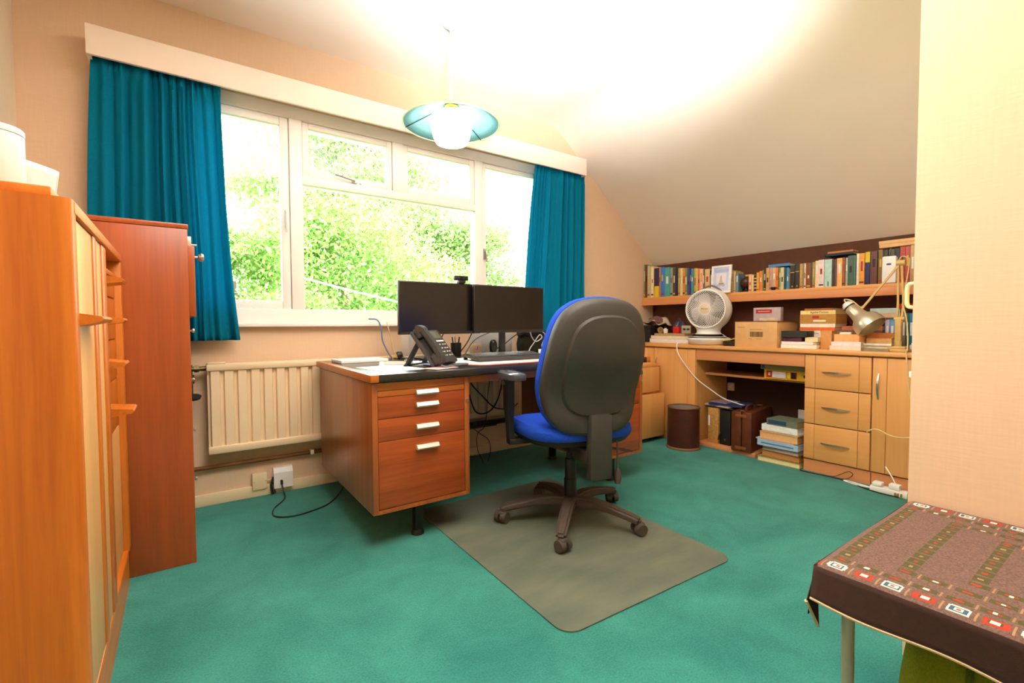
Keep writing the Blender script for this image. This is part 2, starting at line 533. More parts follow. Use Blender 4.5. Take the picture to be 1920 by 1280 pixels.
# ------------------------------------------------------------------ window
b = MB()
fy0, fy1 = WY - .004, WY + .07
b.box(WX0, WX1, fy0, fy1, 2.118, WZ1, .004)                 # head
b.box(WX0, WX1, fy0, fy1, WZ0 - .02, 1.040, .004)           # bottom rail
for a, c in ((WX0, -.015), (.526, .594), (1.745, 1.808), (2.352, WX1)):
    b.box(a, c, fy0, fy1, 1.0402, 2.1178, .002)
b.box(.5942, 1.7448, fy0, fy1, 1.758, 1.808, .002)            # transom
b.box(1.135, 1.205, fy0, fy1, 1.8082, 2.1178, .002)             # short mullion between the vents
win = struct('window_1', b, M_WHITE, label='white painted timber window frame with four openings')
def sash(x0, x1, z0, z1, w, wb=None):
    s = MB(); y0, y1 = WY + .006, WY + .05
    wb = wb or w
    s.box(x0, x0 + w, y0, y1, z0, z1, .004); s.box(x1 - w, x1, y0, y1, z0, z1, .004)
    s.box(x0 + w, x1 - w, y0, y1, z0, z0 + wb, .004); s.box(x0 + w, x1 - w, y0, y1, z1 - w, z1, .004)
    o = struct('sash', s, M_WHITE, win)
    g = MB(); g.box(x0 + w - .004, x1 - w + .004, WY + .026, WY + .031, z0 + wb - .004, z1 - w + .004)
    struct('pane', g, M_GLASS, o)
    return o
s1 = sash(-.013, .524, 1.042, 2.116, .046)
s2 = sash(.597, 1.132, 1.811, 2.116, .034)
s3 = sash(1.208, 1.742, 1.811, 2.116, .034)
s4 = sash(1.811, 2.350, 1.042, 2.116, .030)
g = MB(); g.box(.592, 1.747, WY + .026, WY + .031, 1.036, 1.762); struct('pane', g, M_GLASS, win)
h = MB(); h.box(.497, .513, WY - .012, WY + .006, 1.50, 1.60, .004); h.tube([(.505, WY - .012, 1.585), (.505, WY - .03, 1.57), (.503, WY - .034, 1.50), (.503, WY - .03, 1.47)], .007, 8, 4)
struct('handle', h, M_WHITEPL, s1, 'white casement handle')
h = MB(); h.box(.875, .905, WY - .010, WY + .006, 1.812, 1.832, .003); h.tube([(.89, WY - .012, 1.822), (.86, WY - .02, 1.826), (.77, WY - .018, 1.842)], .005, 8, 3); h.lathe([(0, 0), (.008, 0), (.008, .012), (0, .012)], 10, Matrix.Translation((.93, WY + .005, 1.822)) @ Matrix.Rotation(R(90), 4, 'X'))
struct('stay', h, M_CHROME, s2, 'metal casement stay')
h = MB(); h.box(1.815, 1.83, WY - .012, WY + .006, 1.42, 1.50, .004); h.tube([(1.822, WY - .012, 1.49), (1.822, WY - .03, 1.47), (1.822, WY - .03, 1.40)], .006, 8, 3)
struct('handle', h, M_CHROME, s4, 'metal casement handle')
b = MB(); b.box(WX0 - .02, WX1 + .02, WY - .045, WY, .940, .963, .005)
struct('trim_1', b, M_WHITE, label='white window sill board')

# ------------------------------------------------------------------ curtains and pelmet
t = thing('pelmet', 'long cream boxed pelmet board over the window', 'pelmet', (1.2, 2.79, 2.144))
b = MB(); b.box(-.311, 2.71, 2.79, 2.808, 2.144, 2.275, .002); partw('front_board', b, M_PELMET, t)
b = MB(); b.box(-.311, 2.71, 2.808, WY, 2.258, 2.275); partw('top_board', b, M_PELMET, t)
b = MB(); b.box(-.311, -.295, 2.808, WY, 2.144, 2.258); partw('end_board', b, M_PELMET, t)
b = MB(); b.box(2.694, 2.71, 2.808, WY, 2.144, 2.258); partw('end_board', b, M_PELMET, t)

def curtain(label, xt0, xt1, xb0, xb1, ztop, zbot, folds, seed, mid=None):
    rnd = random.Random(seed)
    ph = [rnd.uniform(0, 6.28) for _ in range(6)]
    def fn(u, v):
        z = ztop + (zbot - ztop) * v
        e = v ** 0.8
        x0 = xt0 + (xb0 - xt0) * e; x1 = xt1 + (xb1 - xt1) * (v ** 1.6)
        uu = u + .018 * math.sin(9 * u + ph[0]) + .012 * math.sin(5 * v + 11 * u + ph[1]) * v
        x = x0 + (x1 - x0) * uu
        w = 2 * math.pi * folds * (u + .07 * math.sin(6 * u + ph[2]) + .03 * math.sin(15 * u + ph[1]))
        amp = (.020 + .008 * math.sin(9 * u + ph[3])) * (.75 + .35 * v)
        q = w + .45 * math.sin(3 * v + ph[4])
        y = amp * (math.sin(q) + .28 * math.sin(2 * q + .6)) + .005 * math.sin(2.3 * w + ph[5]) * (1 - .5 * v)
        if v < .05:
            y = y * .7 + .006 * math.sin(w * 2.6)
        return (x, 2.846 + y, z)
    b = MB(); b.keep = True
    b.grid(fn, 150, 46)
    t = thing('curtain', label, 'curtain', ((xb0 + xb1) / 2, 2.86, zbot), group='teal curtains')
    c = partw('drape', b, M_CURTAIN, t)
    md = c.modifiers.new('thickness', 'SOLIDIFY'); md.thickness = .003
    b = MB(); b.keep = True
    def hem(u, v):
        p = fn(u, 1 - .075 * (1 - v)); return (p[0], p[1] - .003, p[2])
    b.grid(hem, 150, 3)
    partw('hem', b, cloth_mat('teal_curtain_hem_' + str(seed), '0a7c92', .05), t)
    return t
curtain('wide teal curtain hanging at the tall cabinet end of the window', -.31, .20, -.36, .258, 2.17, .872, 8.5, 3)
curtain('narrow teal curtain hanging at the bookshelf end of the window', 2.225, 2.735, 2.09, 2.735, 2.17, .872, 9.5, 11)

# ------------------------------------------------------------------ radiator, pipe, sockets
t = thing('radiator', 'cream panel radiator with pressed vertical ribs under the window', 'radiator', (.85, 2.86, .285))
b = MB(); rx0, rx1 = .10, 2.02
b.box(rx0, rx1, 2.835, 2.90, .715, .752, .008); b.box(rx0, rx1, 2.835, 2.90, .285, .325, .008)
b.box(rx0 + .004, rx1 - .004, 2.86, 2.90, .325, .715)
b.box(rx0 + .008, rx0 + .05, WY - .035, WY - .004, .68, .70); b.box(rx1 - .05, rx1 - .008, WY - .035, WY - .004, .68, .70)
b.box(rx0 + .008, rx0 + .05, WY - .035, WY - .004, .33, .35)
partw('panel', b, M_RAD, t)
n = 31; pw = (rx1 - rx0 - .02) / n
for i in range(n):
    x = rx0 + .01 + i * pw
    b = MB()
    b.prism([(x + .004, 2.861), (x + .009, 2.843), (x + pw - .014, 2.843), (x + pw - .009, 2.861)], .322, .718)
    partw('rib', b, M_RAD, t)
b = MB(); b.box(rx0 + .005, rx0 + .085, 2.838, 2.89, .752, .758, .002); partw('top_cap', b, M_RAD, t)
b = MB(); b.cyl((.035, 2.87, .728), (.10, 2.87, .728), .012); b.cyl((.05, 2.87, .728), (.07, 2.87, .728), .019, seg=6)
b.cyl((.03, 2.87, .60), (.03, 2.87, .75), .014); b.cyl((.03, 2.87, .655), (.03, 2.87, .70), .02, seg=8)
v = partw('valve', b, plain('tarnished_brass', '7a6a48', .4, .8, var=.2), t)
b = MB(); b.lathe([(0, 0), (.03, .004), (.034, .014), (.02, .02), (0, .02)], 12, Matrix.Translation((.045, 2.855, .578)) @ Matrix.Rotation(R(18), 4, 'X')); partw('valve_cap', b, M_BLACK, v, 'black valve cap')
b = MB(); b.tube([(.03, 2.87, .61), (.03, 2.875, .4), (.03, 2.885, .23), (.03, 2.905, .207)], .008, 8, 3); partw('feed_pipe', b, M_COPPER, t)

t = thing('heating_pipe', 'old copper heating pipe running along the wall under the radiator', 'pipe', (.9, 2.9, .197))
b = MB(); b.tube([(-.5, 2.905, .205), (1.9, 2.905, .209)], .011, 10); partw('tube', b, M_COPPER, t)
for x in (.60, 1.25):
    b = MB(); b.box(x, x + .02, 2.89, WY, .195, .223, .003); partw('clip', b, M_WHITEPL, t, 'white pipe clip')

t = thing('blank_plate', 'cream blank wall plate beside the white socket', 'wall plate', (.337, 2.92, .04))
b = MB(); b.box(.30, .374, WY - .026, WY, .040, .132, .004); partw('plate', b, M_SKIRT, t)
for x in (.308, .366):
    b = MB(); b.cyl((x, WY - .028, .086), (x, WY - .025, .086), .003, seg=8); partw('screw', b, M_CHROME, t)
b = MB(); b.box(.372, .412, WY - .022, WY - .016, .083, .089); partw('cable', b, M_SKIRT, t)
t = thing('phone_socket', 'white phone socket on the skirting with a black plug in it', 'socket', (.455, 2.9, .035))
b = MB(); b.prism([(0, 0), (.045, 0), (.045, .112), (.018, .112), (.004, .085)], .405, .503, Matrix(((0, 0, 1, 0), (-1, 0, 0, WY), (0, 1, 0, .035), (0, 0, 0, 1))) @ Matrix(((-1, 0, 0, .045), (0, 1, 0, 0), (0, 0, 1, 0), (0, 0, 0, 1))))
partw('body', b, M_WHITEPL, t)
b = MB(); b.box(.437, .449, WY - .062, WY - .04, .055, .080, .003); partw('plug', b, M_BLACK, t, 'black plug')
b = MB()
b.tube([(.443, WY - .06, .06), (.445, WY - .08, .03), (.44, 2.78, .006), (.37, 2.66, .005), (.36, 2.55, .005), (.44, 2.50, .005), (.56, 2.53, .005), (.63, 2.58, .005), (.70, 2.68, .005), (.74, 2.74, .02), (.76, 2.79, .05)], .0035, 6, 8)
solo('phone_cable', b, M_BLACK, 'black cable looping over the carpet from the phone socket', 'cable')
b = MB(); b.tube([(.405, WY - .03, .10), (.392, WY - .04, .06), (.396, WY - .045, .01)], .007, 6, 4); b.tube([(.402, WY - .035, .07), (.41, WY - .045, .01)], .003, 6)
solo('cable_offcut', b, M_BLACK, 'short black cable end hanging between plate and socket', 'cable')
# ------------------------------------------------------------------ wardrobe on the near left
FX = -.17
t = thing('wardrobe', 'orange oak wardrobe with pale doors and fin pulls', 'wardrobe', (-.36, 1.74, 0))
Y0, Y1, ZT = 1.262, 2.215, 1.214
# near side panel with a rounded front stile
def quarter(cx, cy, r, a0, a1, n=8): return [(cx + r * math.cos(R(a0 + (a1 - a0) * k / n)), cy + r * math.sin(R(a0 + (a1 - a0) * k / n))) for k in range(n + 1)]
b = MB(); b.prism([(-.55, Y0)] + [(-.215, Y0)] + quarter(FX - .024, Y0 + .024, .024, -90, 0) + [(FX, Y0 + .045), (-.55, Y0 + .045)], .13, ZT - .012)
for f_ in b.bm.faces: f_.smooth = True
partw('side_panel', b, W_WARD, t)
b = MB(); b.box(-.36, FX - .02, Y0 + .004, Y0 + .03, .0, .131); b.prism([(-.36, .0), (-.36, .131), (-.50, .131)], Y0 + .004, Y0 + .03, Mx); partw('side_foot', b, W_WARD, t)
b = MB(); b.box(-.55, FX, 2.172, Y1, .13, ZT - .02, .004); partw('side_panel', b, W_WARD, t)
b = MB(); b.box(-.55, -.20, Y0 + .012, Y1 - .012, ZT - .012, ZT + .008, .003); partw('top', b, W_WARD_X, t)
b = MB(); b.box(-.55, FX + .002, Y0 + .03, Y1 - .012, ZT - .038, ZT - .012, .004); partw('top_rail', b, W_WARD_X, t)
b = MB(); b.box(-.55, -.53, Y0 + .03, Y1 - .03, .13, ZT - .03); partw('back_panel', b, W_WARD, t)
b = MB(); b.box(-.53, FX - .004, Y0 + .03, 2.18, .105, .135, .004); partw('bottom_rail', b, W_WARD_X, t)
b = MB(); b.box(-.50, FX - .006, Y0 + .02, Y1 - .02, 0, .105); partw('plinth', b, W_WARD_X, t)
b = MB(); b.box(FX - .03, FX - .006, 1.306, 1.556, .136, ZT - .04, .003); d = partw('door', b, W_WARD_DOOR, t, 'pale veneer door')
def fin(parent, y, z, base_x, L=.042, h=.017, ln=.10):
    f = MB()
    f.prism([(base_x, z - h), (base_x + L, z - h * .35), (base_x + L + .004, z + h * .1), (base_x + L, z + h * .5), (base_x, z + h)], y, y + ln, Mx)
    return partw('pull', f, W_WARD_X, parent, 'fin shaped wooden pull')
fin(d, 1.33, .963, FX - .008, .040, .014, .16)
b = MB(); b.box(FX - .03, FX - .002, 1.560, 1.606, .136, ZT - .04, .005); partw('stile', b, W_WARD, t)
b = MB(); b.box(FX - .03, FX - .006, 1.610, 1.712, .136, ZT - .04, .003); partw('door', b, W_WARD_DOOR, t, 'narrow pale veneer door')
b = MB(); b.box(FX - .03, FX - .002, 1.716, 1.796, .136, ZT - .04, .005); partw('stile', b, W_WARD, t)
b = MB(); b.box(-.53, -.51, 1.80, 2.172, .136, ZT - .04); b.box(-.51, FX - .03, 1.796, 1.806, .136, ZT - .04); partw('divider', b, W_WARD, t)
b = MB(); b.box(-.51, FX - .01, 1.806, 2.172, 1.11, 1.125, .002); partw('shelf', b, W_WARD_X, t)
for z0, z1, zp in ((1.045, 1.108, 1.085), (.905, 1.041, .965), (.770, .901, .833), (.600, .766, .69), (.136, .596, None)):
    b = MB(); b.box(-.50, FX - .018, 1.810, 2.168, z0, z1, .003); dd = partw('drawer', b, W_WARD_DOOR if zp is None else W_WARD, t)
    if zp: fin(dd, 1.815, zp, FX - .02, .05 if zp > .7 else .065, .014, .12)
# things on the wardrobe
t = thing('white_canister', 'plain white round canister on top of the wardrobe', 'canister', (-.303, 1.40, ZT + .008))
b = MB(); b.lathe([(0, 0), (.044, 0), (.046, .003), (.046, .118), (.043, .12), (0, .12)], 40); part('body', b, M_WHITEPL, t)
b = MB(); b.lathe([(0, .1202), (.0462, .1202), (.0465, .122), (.0465, .130), (.044, .133), (0, .134)], 40); part('lid', b, M_WHITEPL, t)
t = thing('paper_lampshade', 'pale grey curved paper shade behind the white canister', 'lampshade', (-.318, 1.56, ZT + .008))
b = MB(); b.keep = True
b.grid(lambda u, v: ((.088 - .012 * (1 - v)) * math.cos(R(360 * u)) * (1.0), (.088 - .012 * (1 - v)) * math.sin(R(360 * u)), .004 + (.112 + .022 * math.cos(R(360 * u - 150))) * v), 40, 6)
o = part('shade', b, plain('pale_grey_paper', 'e6dfda', .7), t); md = o.modifiers.new('thickness', 'SOLIDIFY'); md.thickness = .002
b = MB(); b.lathe([(0, 0), (.078, 0), (.078, .004), (0, .004)], 24); part('base_ring', b, M_WHITEPL, t)

# ------------------------------------------------------------------ tall mahogany cabinet
t = thing('tall_cabinet', 'tall reddish mahogany cabinet beside the teal curtain', 'cabinet', (-.2, 2.45, 0))
CY0, CY1, CX0, CX1, CZ = 2.245, 2.70, -.48, .03, 1.345
b = MB(); b.box(CX0, CX1, CY0, CY0 + .02, 0, CZ - .02, .002); partw('side_panel', b, W_CAB, t)
b = MB(); b.box(CX0, CX1, CY1 - .02, CY1, 0, CZ - .02, .002); partw('side_panel', b, W_CAB, t)
b = MB(); b.box(CX0, CX1 + .003, CY0 - .002, CY1 + .002, CZ - .019, CZ, .003); partw('top', b, W_CAB, t)
b = MB(); b.box(CX0, CX0 + .01, CY0 + .02, CY1 - .02, 0, CZ - .02); partw('back_panel', b, W_CAB, t)
b = MB(); b.box(CX0 + .01, CX1 - .012, CY0 + .02, CY1 - .02, .0, .07); partw('plinth', b, W_CAB, t)
b = MB(); b.box(CX1 - .018, CX1 + .022, CY0 + .006, CY1 - .022, .985, 1.262, .002); fl = partw('flap_door', b, W_CAB, t)
kn = [(0, 0), (.006, .0), (.006, .012), (.014, .016), (.017, .024), (.012, .032), (0, .034)]
b = MB(); b.lathe(kn, 16, Matrix.Translation((CX1 + .022, CY0 + .06, 1.225)) @ Matrix.Rotation(R(90), 4, 'Y')); partw('knob', b, M_CHROME, fl, 'shiny metal knob')
b = MB(); b.box(CX1 - .012, CX1 + .012, CY0 + .012, CY0 + .03, 1.262, 1.30, .002); b.cyl((CX1 + .004, CY0 + .02, 1.268), (CX1 + .030, CY0 + .02, 1.268), .004); partw('hinge', b, M_ALU, t, 'pale metal hinge')
for i, (z0, z1) in enumerate(((.76, .975), (.53, .755), (.30, .525), (.075, .295))):
    b = MB(); b.box(CX0 + .05, CX1 - .001, CY0 + .022, CY1 - .022, z0, z1, .002); dr = partw('drawer', b, W_CAB, t)
    b = MB(); b.lathe(kn, 14, Matrix.Translation((CX1 - .001, CY0 + .10 + .25 * (i > 0), (z0 + z1) / 2 + .06)) @ Matrix.Rotation(R(90), 4, 'Y') @ Matrix.Scale(.55, 4)); partw('knob', b, M_ALU, dr)
# ------------------------------------------------------------------ desk
DZ = .745
t = thing('desk', 'large teak pedestal desk with a black leathercloth top', 'desk', (1.49, 2.33, 0))
b = MB(); b.box(.655, 2.325, 1.868, 2.80, DZ - .032, DZ, .003); partw('desktop', b, M_BLACKTOP, t, 'black leathercloth top')
b = MB(); b.box(.620, .6548, 1.868, 2.80, DZ - .032, DZ, .003); partw('end_cap', b, W_DESK_E, t, 'teak end cap')
b = MB(); b.box(2.3252, 2.36, 1.868, 2.80, DZ - .032, DZ, .003); partw('end_cap', b, W_DESK_E, t, 'teak end cap')
b = MB(); b.box(1.091, 1.924, 1.915, 1.94, DZ - .07, DZ - .033); partw('apron', b, W_DESK_E, t)
b = MB(); b.box(1.091, 2.30, 2.70, 2.72, DZ - .16, DZ - .033); partw('rear_rail', b, W_DESK_E, t)
HANDLE_Z = [.657, .603, .508, .418]
def pedestal(x0, x1, yb=2.76):
    e = .024
    f0 = 1.893
    b = MB(); b.box(x0, x0 + e, f0, yb, .158, .708, .002); partw('side_panel', b, W_DESK_V, t)
    b = MB(); b.box(x1 - e, x1, f0, yb, .158, .708, .002); partw('side_panel', b, W_DESK_V, t)
    b = MB(); b.box(x0 + e, x1 - e, yb - .02, yb - .002, .16, .706); partw('back_panel', b, W_DESK_V, t)
    b = MB(); b.box(x0 + e, x1 - e, f0, yb - .02, .158, .175); partw('bottom', b, W_DESK_V, t)
    b = MB(); b.box(x0 + e, x1 - e, f0, f0 + .03, .676, .708, .001); partw('top_rail', b, W_DESK_E, t)
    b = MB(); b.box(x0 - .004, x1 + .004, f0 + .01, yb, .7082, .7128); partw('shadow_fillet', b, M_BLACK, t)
    hx = x0 + (x1 - x0) * .415
    # pull-out slide and three drawers
    for i, (z0, z1) in enumerate(((.650, .674), (.5575, .648), (.4635, .5555), (.178, .4615))):
        b = MB(); b.box(x0 + e + .0015, x1 - e - .0015, f0 - .002 + .004, yb - .16, z0, z1, .0015)
        dr = partw('slide' if i == 0 else 'drawer', b, W_DESK_E if i == 0 else W_DESK_H, t)
        z = HANDLE_Z[i]
        h = MB()
        h.prism([(f0 + .004, z - .010), (f0 - .016, z - .011), (f0 - .021, z - .004), (f0 - .012, z + .011), (f0 + .004, z + .011)], hx, hx + .104,
                Matrix(((0, 0, 1, 0), (1, 0, 0, 0), (0, 1, 0, 0), (0, 0, 0, 1))))
        partw('handle', h, M_ALU, dr, 'pale aluminium lip handle')
    b = MB(); b.cyl((x1 - e / 2, f0, .60), (x1 - e / 2, f0 - .006, .60), .008, seg=14); partw('lock', b, M_CHROME, t, 'round metal lock')
    for y in (1.975, yb - .10):
        cx = (x0 + x1) / 2
        b = MB(); b.box(cx - .019, cx + .019, y - .019, y + .019, .02, .16, .003)
        b.lathe([(0, 0), (.03, 0), (.03, .008), (.022, .022), (0, .022)], 16, Matrix.Translation((cx, y, .0)))
        partw('leg', b, M_DARKMETAL, t)
pedestal(.632, 1.09)
pedestal(1.925, 2.316, 2.62)

# ------------------------------------------------------------------ low filing pedestal between desk and wall unit
t = thing('filing_pedestal', 'light beech two drawer pedestal with its lower drawer ajar', 'drawer pedestal', (3.0, 2.65, 0))
b = MB(); b.box(2.80, 3.225, 2.475, 2.86, .04, .60, .002); partw('body', b, W_UNIT, t)
b = MB(); b.box(2.79, 3.235, 2.465, 2.865, .60, .622, .003); partw('top', b, W_UNIT_H, t)
b = MB(); b.box(2.795, 3.215, 2.455, 2.474, .395, .597, .003); partw('drawer', b, W_UNIT, t)
b = MB(); b.box(2.795, 3.23, 2.415, 2.433, .035, .385, .003); b.box(2.81, 3.215, 2.433, 2.474, .06, .33); partw('drawer', b, W_UNIT, t)
for x in (2.85, 3.17):
    for y in (2.52, 2.82):
        b = MB(); b.cyl((x - .012, y, .02), (x + .012, y, .02), .02, seg=14); b.box(x - .008, x + .008, y - .008, y + .008, .02, .042); partw('castor', b, M_BLACK, t)
t = thing('grey_folder', 'dark grey folder standing beside the beech pedestal', 'folder', (3.25, 2.5, 0))
b = MB(); b.box(3.236, 3.262, 2.49, 2.80, 0, .32, .003); partw('cover', b, plain('grey_card', '6a6258', .7), t)
b = MB(); b.box(3.238, 3.260, 2.484, 2.492, .03, .22); partw('spine_label', b, plain('rust_card', '8a4a20', .7), t)
t = thing('paper_sheaf', 'white papers standing on the beech pedestal behind the chair', 'papers', (2.98, 2.62, .622))
b = MB(); b.box(2.93, 3.10, 2.60, 2.64, .622, .74, .002, Matrix.Translation((0, 0, 0))); partw('stack', b, M_PAPERW, t)
b = MB(); b.box(3.105, 3.125, 2.58, 2.66, .622, .70, .002); partw('clip_file', b, plain('mauve_card', 'c9a0a0', .7), t)
# ------------------------------------------------------------------ fitted wall units
UX = 3.27; WTZ = .782
t = thing('worktop', 'long beech worktop running along the alcove wall', 'worktop', (3.49, 1.7, .757))
b = MB(); b.box(3.250, XA, YP + .02, WY - .003, .757, WTZ, .004); partw('board', b, W_UNIT_H, t)

def bow_handle(parent, p, axis, L):
    h = MB(); pts = []
    for k in range(9):
        s = -1 + 2 * k / 8
        out = .022 * (1 - s * s) + .002
        q = Vector(p) + Vector((-out, 0, 0)) + Vector(axis) * (s * L / 2)
        pts.append(q)
    n = len(pts)
    ws = [.004 + .008 * (1 - (2 * i / (n - 1) - 1) ** 2) for i in range(n)]
    side = Vector(axis).cross(Vector((1, 0, 0)))
    h.sweep_rect(pts, ws, .004, side)
    return partw('handle', h, M_CHROME, parent, 'bowed satin metal handle')
def front(kind, parent, y0, y1, z0, z1, vert=True, g=(.17, .83)):
    """tongue and groove style front: three proud boards on a backing"""
    f = MB(); w = y1 - y0
    f.box(UX + .004, UX + .018, y0, y1, z0, z1)
    e = [y0, y0 + w * g[0], y0 + w * g[1], y1]
    for a, c in zip(e, e[1:]):
        f.box(UX - .002, UX + .012, a + .0008, c - .0008, z0, z1, .0035, None, 2)
    return partw(kind, f, W_UNIT if vert else W_UNIT_H, parent)

# drawer unit
t = thing('drawer_unit', 'beech base unit with three bow handled drawers', 'drawer unit', (3.5, 1.2, 0))
b = MB(); b.box(UX + .018, XA - .004, 1.018, 1.378, .08, .756); partw('carcase', b, W_UNIT, t)
b = MB(); b.box(UX + .012, XA - .004, 1.018, 1.378, 0, .078); partw('plinth', b, W_UNIT_P, t)
for z0, z1 in ((.538, .748), (.312, .533), (.086, .307)):
    d = front('drawer', t, 1.020, 1.376, z0, z1, False)
    bow_handle(d, (UX - .002, 1.198, (z0 + z1) / 2), (0, 1, 0), .155)
# door unit by the near wall
t = thing('door_unit', 'beech base unit with one door next to the near wall', 'base unit', (3.5, .75, 0))
b = MB(); b.box(UX + .018, XA - .004, YP + .03, 1.014, .08, .756); partw('carcase', b, W_UNIT, t)
b = MB(); b.box(UX + .012, XA - .004, YP + .03, 1.014, 0, .078); partw('plinth', b, W_UNIT_P, t)
d = front('door', t, .560, 1.014, .086, .748, True, (.2, .85))
bow_handle(d, (UX - .002, .984, .583), (0, 0, 1), .15)
# door unit by the window
t = thing('window_door_unit', 'beech base unit with one door near the window corner', 'base unit', (3.5, 2.5, 0))
b = MB(); b.box(UX + .018, XA - .004, 2.160, WY - .02, .06, .756); partw('carcase', b, W_UNIT, t)
b = MB(); b.box(UX + .014, XA - .004, 2.160, WY - .02, 0, .058); partw('plinth', b, W_UNIT_P, t)
d = front('door', t, 2.162, 2.552, .062, .748, True, (.18, .9))
bow_handle(d, (UX - .002, 2.520, .59), (0, 0, 1), .15)
front('door', t, 2.556, 2.90, .062, .748, True, (.18, .9))
# knee hole between them
t = thing('kneehole_unit', 'open beech kneehole with top rail and inner shelf', 'shelf unit', (3.5, 1.77, 0))
b = MB(); b.box(UX + .002, UX + .022, 1.379, 2.159, .668, .755, .002); partw('top_rail', b, W_UNIT_P, t)
b = MB(); b.box(3.40, XA - .02, 1.379, 2.159, .545, .562, .002); partw('shelf', b, W_UNIT_P, t)
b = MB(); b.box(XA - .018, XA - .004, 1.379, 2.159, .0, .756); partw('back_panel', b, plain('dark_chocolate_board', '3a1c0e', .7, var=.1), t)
b = MB(); b.box(UX + .015, 3.60, 1.695, 2.159, 0, .028, .003); partw('floor_rail', b, W_UNIT_P, t)
# upper bookshelf
t = thing('bookshelf', 'long beech bookshelf fixed below the sloping ceiling', 'shelf', (3.64, 1.7, 1.118))
b = MB(); b.box(3.570, XA, YP + .02, WY - .004, 1.168, 1.193, .002); partw('board', b, W_UNIT_H, t)
b = MB(); b.box(3.558, 3.580, YP + .02, WY - .004, 1.118, 1.1675, .003); partw('apron', b, W_UNIT_P, t)
for y in (1.0, 2.0, 2.8):
    b = MB(); b.box(3.60, XA, y, y + .03, 1.14, 1.168); partw('bracket', b, W_UNIT, t)
# ------------------------------------------------------------------ chair mat and office chair
b = MB(); b.prism(quarter(1.745, 1.07, .06, -90, 0, 6) + [(1.83, 1.60), (1.83, 2.20), (.96, 2.20)] + quarter(.995, 1.10, .06, 180, 270, 6), .001, .005)
def mat_floor():
    mt, nt, bs = base_mat('worn_clear_vinyl')
    tc = nt.nodes.new('ShaderNodeTexCoord')
    mp = nt.nodes.new('ShaderNodeMapping'); mp.inputs['Scale'].default_value = (1, 2.5, 1); mp.inputs['Rotation'].default_value = (0, 0, R(25))
    nt.links.new(tc.outputs['Object'], mp.inputs['Vector'])
    n = nt.nodes.new('ShaderNodeTexNoise'); n.inputs['Scale'].default_value = 4; n.inputs['Detail'].default_value = 6
    nt.links.new(mp.outputs['Vector'], n.inputs['Vector'])
    r = nt.nodes.new('ShaderNodeValToRGB')
    r.color_ramp.elements[0].position = .35; r.color_ramp.elements[1].position = .75
    r.color_ramp.elements[0].color = lin('6a7466'); r.color_ramp.elements[1].color = lin('858a76')
    nt.links.new(n.outputs['Fac'], r.inputs['Fac']); nt.links.new(r.outputs['Color'], bs.inputs['Base Color'])
    bs.inputs['Roughness'].default_value = .45
    v = nt.nodes.new('ShaderNodeTexVoronoi'); v.inputs['Scale'].default_value = 55; v.inputs['Randomness'].default_value = 0
    nt.links.new(tc.outputs['Object'], v.inputs['Vector'])
    bp = nt.nodes.new('ShaderNodeBump'); bp.inputs['Strength'].default_value = .25; bp.inputs['Distance'].default_value = .002
    nt.links.new(v.outputs['Distance'], bp.inputs['Height']); nt.links.new(bp.outputs['Normal'], bs.inputs['Normal'])
    out = nt.nodes['Material Output']; tr = nt.nodes.new('ShaderNodeBsdfTransparent'); mx = nt.nodes.new('ShaderNodeMixShader'); mx.inputs[0].default_value = .74
    tr.inputs['Color'].default_value = (.85, .88, .8, 1)
    nt.links.new(tr.outputs[0], mx.inputs[1]); nt.links.new(bs.outputs[0], mx.inputs[2]); nt.links.new(mx.outputs[0], out.inputs['Surface'])
    return mt
solo('chair_mat', b, mat_floor(), 'worn translucent vinyl mat on the carpet under the chair', 'chair mat')

CH = Matrix.Identity(4)
t = thing('office_chair', 'blue office swivel chair with black plastic back shell', 'office chair', (1.52, 1.672, .005), R(-14))
def rings(mb, rs, cap0=True, cap1=True, mi=None):
    n = len(rs[0]); v = [p for r_ in rs for p in r_]; f = []
    for i in range(len(rs) - 1):
        for k in range(n):
            k2 = (k + 1) % n
            f.append((i * n + k, i * n + k2, (i + 1) * n + k2, (i + 1) * n + k))
    if cap0: f.append(tuple(range(n - 1, -1, -1)))
    if cap1: f.append(tuple((len(rs) - 1) * n + k for k in range(n)))
    mb._new(v, f, None, True)
